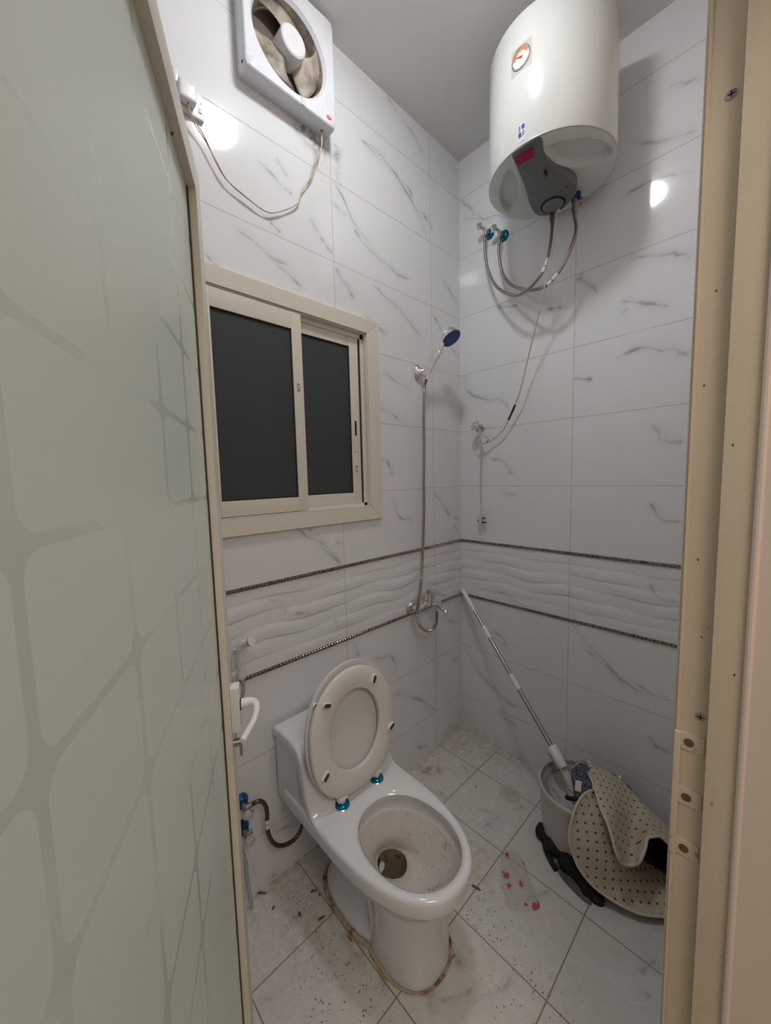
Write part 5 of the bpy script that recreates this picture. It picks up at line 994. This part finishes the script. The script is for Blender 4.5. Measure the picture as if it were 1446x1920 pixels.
reparent(slab([(0.628, -0.330), (0.640, -0.352), (0.662, -0.372), (0.690, -0.380), (0.722, -0.378), (0.752, -0.400), (0.784, -0.424), (0.823, -0.444), (0.865, -0.460), (0.892, -0.446), (0.88, -0.41), (0.84, -0.385), (0.78, -0.375), (0.73, -0.362), (0.69, -0.352), (0.655, -0.335), (0.64, -0.322)], 0.026, 'cloth_body', 'blackcloth', seed=3), bc)
arc = smooth_path([(0.606, -0.305, 0.012), (0.622, -0.325, 0.020), (0.645, -0.352, 0.026), (0.682, -0.376, 0.028), (0.728, -0.392, 0.028), (0.775, -0.412, 0.024), (0.825, -0.430, 0.018), (0.875, -0.440, 0.012)], 6)
c = MB(); c.tube(arc, [max(0.008, (0.026 if i > 9 else 0.005+0.0022*i)*(1+0.9*noise.noise(p*28))) for i, p in enumerate(arc)], 14, flat=0.95); c.v = [(x, y, max(0.001, z)) for x, y, z in c.v]; c.build('cloth_fold', 'blackcloth', bc)
c = MB(); c.tube(smooth_path([(0.632, -0.338, 0.012), (0.650, -0.368, 0.016), (0.672, -0.398, 0.012), (0.700, -0.422, 0.010), (0.730, -0.443, 0.008)], 6), 0.0105, 8); c.tube(smooth_path([(0.602, -0.298, 0.006), (0.614, -0.308, 0.010), (0.625, -0.322, 0.012)], 4), 0.005, 8); c.build('cloth_strap', 'blackcloth', bc)
rg_ = slab([(0.722, -0.392), (0.745, -0.405), (0.784, -0.432), (0.823, -0.450), (0.862, -0.466), (0.842, -0.476), (0.79, -0.466), (0.752, -0.452), (0.728, -0.432), (0.715, -0.408)], 0.010, 'dark_rag', 'scrap', seed=5)
tag(rg_, 'brown-grey rag flattened at the edge of the black cloth', 'rag')

# ------------------------------------------------------------------ clear wrapper with pink print, and crumpled film
def film_mesh(outline, h, seed):
    P = smooth_path([(x, y, 0) for x, y in outline]+[(outline[0][0], outline[0][1], 0)], 8)[:-1]; cx = sum(p.x for p in P)/len(P); cy = sum(p.y for p in P)/len(P); c = MB(); rings = []
    for s_ in (1, 0.94, 0.88, 0.8, 0.7, 0.6, 0.5, 0.4, 0.3, 0.2, 0.1, 0.02):
        rings.append([Vector((lerp(cx, p.x, s_), lerp(cy, p.y, s_), 0.0015+h*min(1, (1-s_)*6)*max(0.05, 0.55+0.9*noise.noise(Vector((lerp(cx, p.x, s_)*45, lerp(cy, p.y, s_)*28, seed)))+0.5*noise.noise(Vector((lerp(cx, p.x, s_)*120, lerp(cy, p.y, s_)*120, seed)))))) for p in P])
    c.loft(rings, True, False, True); return c
wm = bpy.data.materials.new('clear_wrapper_pink_print'); nt, N, L = nodes_of(wm); b = N['Principled BSDF']
tc = N.new('ShaderNodeTexCoord'); vo = N.new('ShaderNodeTexVoronoi'); vo.inputs['Scale'].default_value = 20; vo.inputs['Randomness'].default_value = 0.9; L.new(tc.outputs['Object'], vo.inputs['Vector'])
nz = N.new('ShaderNodeTexNoise'); nz.inputs['Scale'].default_value = 70; L.new(tc.outputs['Object'], nz.inputs['Vector'])
dsum = mth(N, L, 'ADD', vo.outputs['Distance'], mth(N, L, 'MULTIPLY', nz.outputs['Fac'], 0.35)); pk = mth(N, L, 'LESS_THAN', dsum, 0.44)
mx = N.new('ShaderNodeMix'); mx.data_type = 'RGBA'; mx.inputs[6].default_value = (0.75, 0.66, 0.66, 1); mx.inputs[7].default_value = (0.62, 0.04, 0.12, 1); L.new(pk, mx.inputs[0]); L.new(mx.outputs[2], b.inputs['Base Color'])
L.new(mth(N, L, 'MULTIPLY_ADD', pk, 0.5, 0.32), b.inputs['Alpha']); b.inputs['Roughness'].default_value = 0.08; M['wrapper'] = wm
tag(film_mesh([(0.550, -0.532), (0.575, -0.575), (0.615, -0.635), (0.663, -0.685), (0.690, -0.668), (0.721, -0.640), (0.738, -0.602), (0.700, -0.565), (0.658, -0.524), (0.605, -0.478), (0.577, -0.478), (0.560, -0.500)], 0.010, 3).build('plastic_wrapper', 'wrapper', smooth=60), 'clear plastic wrapper with pink print lying on the floor', 'wrapper')
M['clearfilm'] = pm('crumpled_clear_film', (0.72, 0.70, 0.64), 0.06, alpha=0.4)
tag(film_mesh([(0.423, -0.196), (0.400, -0.225), (0.388, -0.262), (0.415, -0.290), (0.455, -0.288), (0.485, -0.255), (0.478, -0.222), (0.450, -0.205)], 0.018, 9).build('crumpled_film', 'clearfilm', smooth=60), 'crumpled clear film on the floor near the room corner', 'film')
# ------------------------------------------------------------------ dirt scraps on the floor
scr = [((0.010, -1.272), 0.034, 0.007, 40, 'long thin grey scrap against the window wall, nearest the door'), ((0.085, -1.263), 0.014, 0.007, -60, 'small brown scrap left of the others on the bare tile by the door'), ((0.168, -1.208), 0.017, 0.008, -20, 'short grey scrap beside the toilet foot, in the middle of the tile'),
       ((0.139, -1.133), 0.024, 0.007, 62, 'dark scrap lying closest behind the toilet base'), ((0.232, -1.160), 0.026, 0.007, 75, 'dark scrap across the floor joint left of the toilet'), ((0.549, -0.705), 0.034, 0.008, 12, 'brown stick-like scrap on the floor joint right of the toilet bowl'),
       ((0.165, -1.125), 0.008, 0.005, 0, 'tiny dark crumb beside the dark scrap behind the toilet base'), ((0.300, -0.32), 0.008, 0.005, 30, 'tiny grey crumb on the floor between toilet and corner')]
for i, ((x, y), L_, w_, ang, lab) in enumerate(scr):
    a_ = math.radians(ang); out = [(x+math.cos(a_)*lx-math.sin(a_)*ly, y+math.sin(a_)*lx+math.cos(a_)*ly) for lx, ly in ((-L_/2, -w_*0.3), (-L_/4, -w_/2), (L_/5, -w_*0.45), (L_/2, -w_*0.2), (L_*0.48, w_*0.3), (L_/8, w_/2), (-L_*0.4, w_*0.4))]
    tag(slab(out, 0.003, 'floor_scrap', 'scrap', seed=i), lab, 'scrap', 'dirt scraps on the floor')
# small white plug on the wall above the mat
tag(MB().lathe([(0.006, 0), (0.0055, 0.012), (0.003, 0.016), (0.0, 0.016)], (0.821, 0, 0.170), (0, -1, 0), 14).build('wall_plug', 'white_plastic'), 'tiny white wall plug sticking out of the back wall just above the mat', 'wall plug')
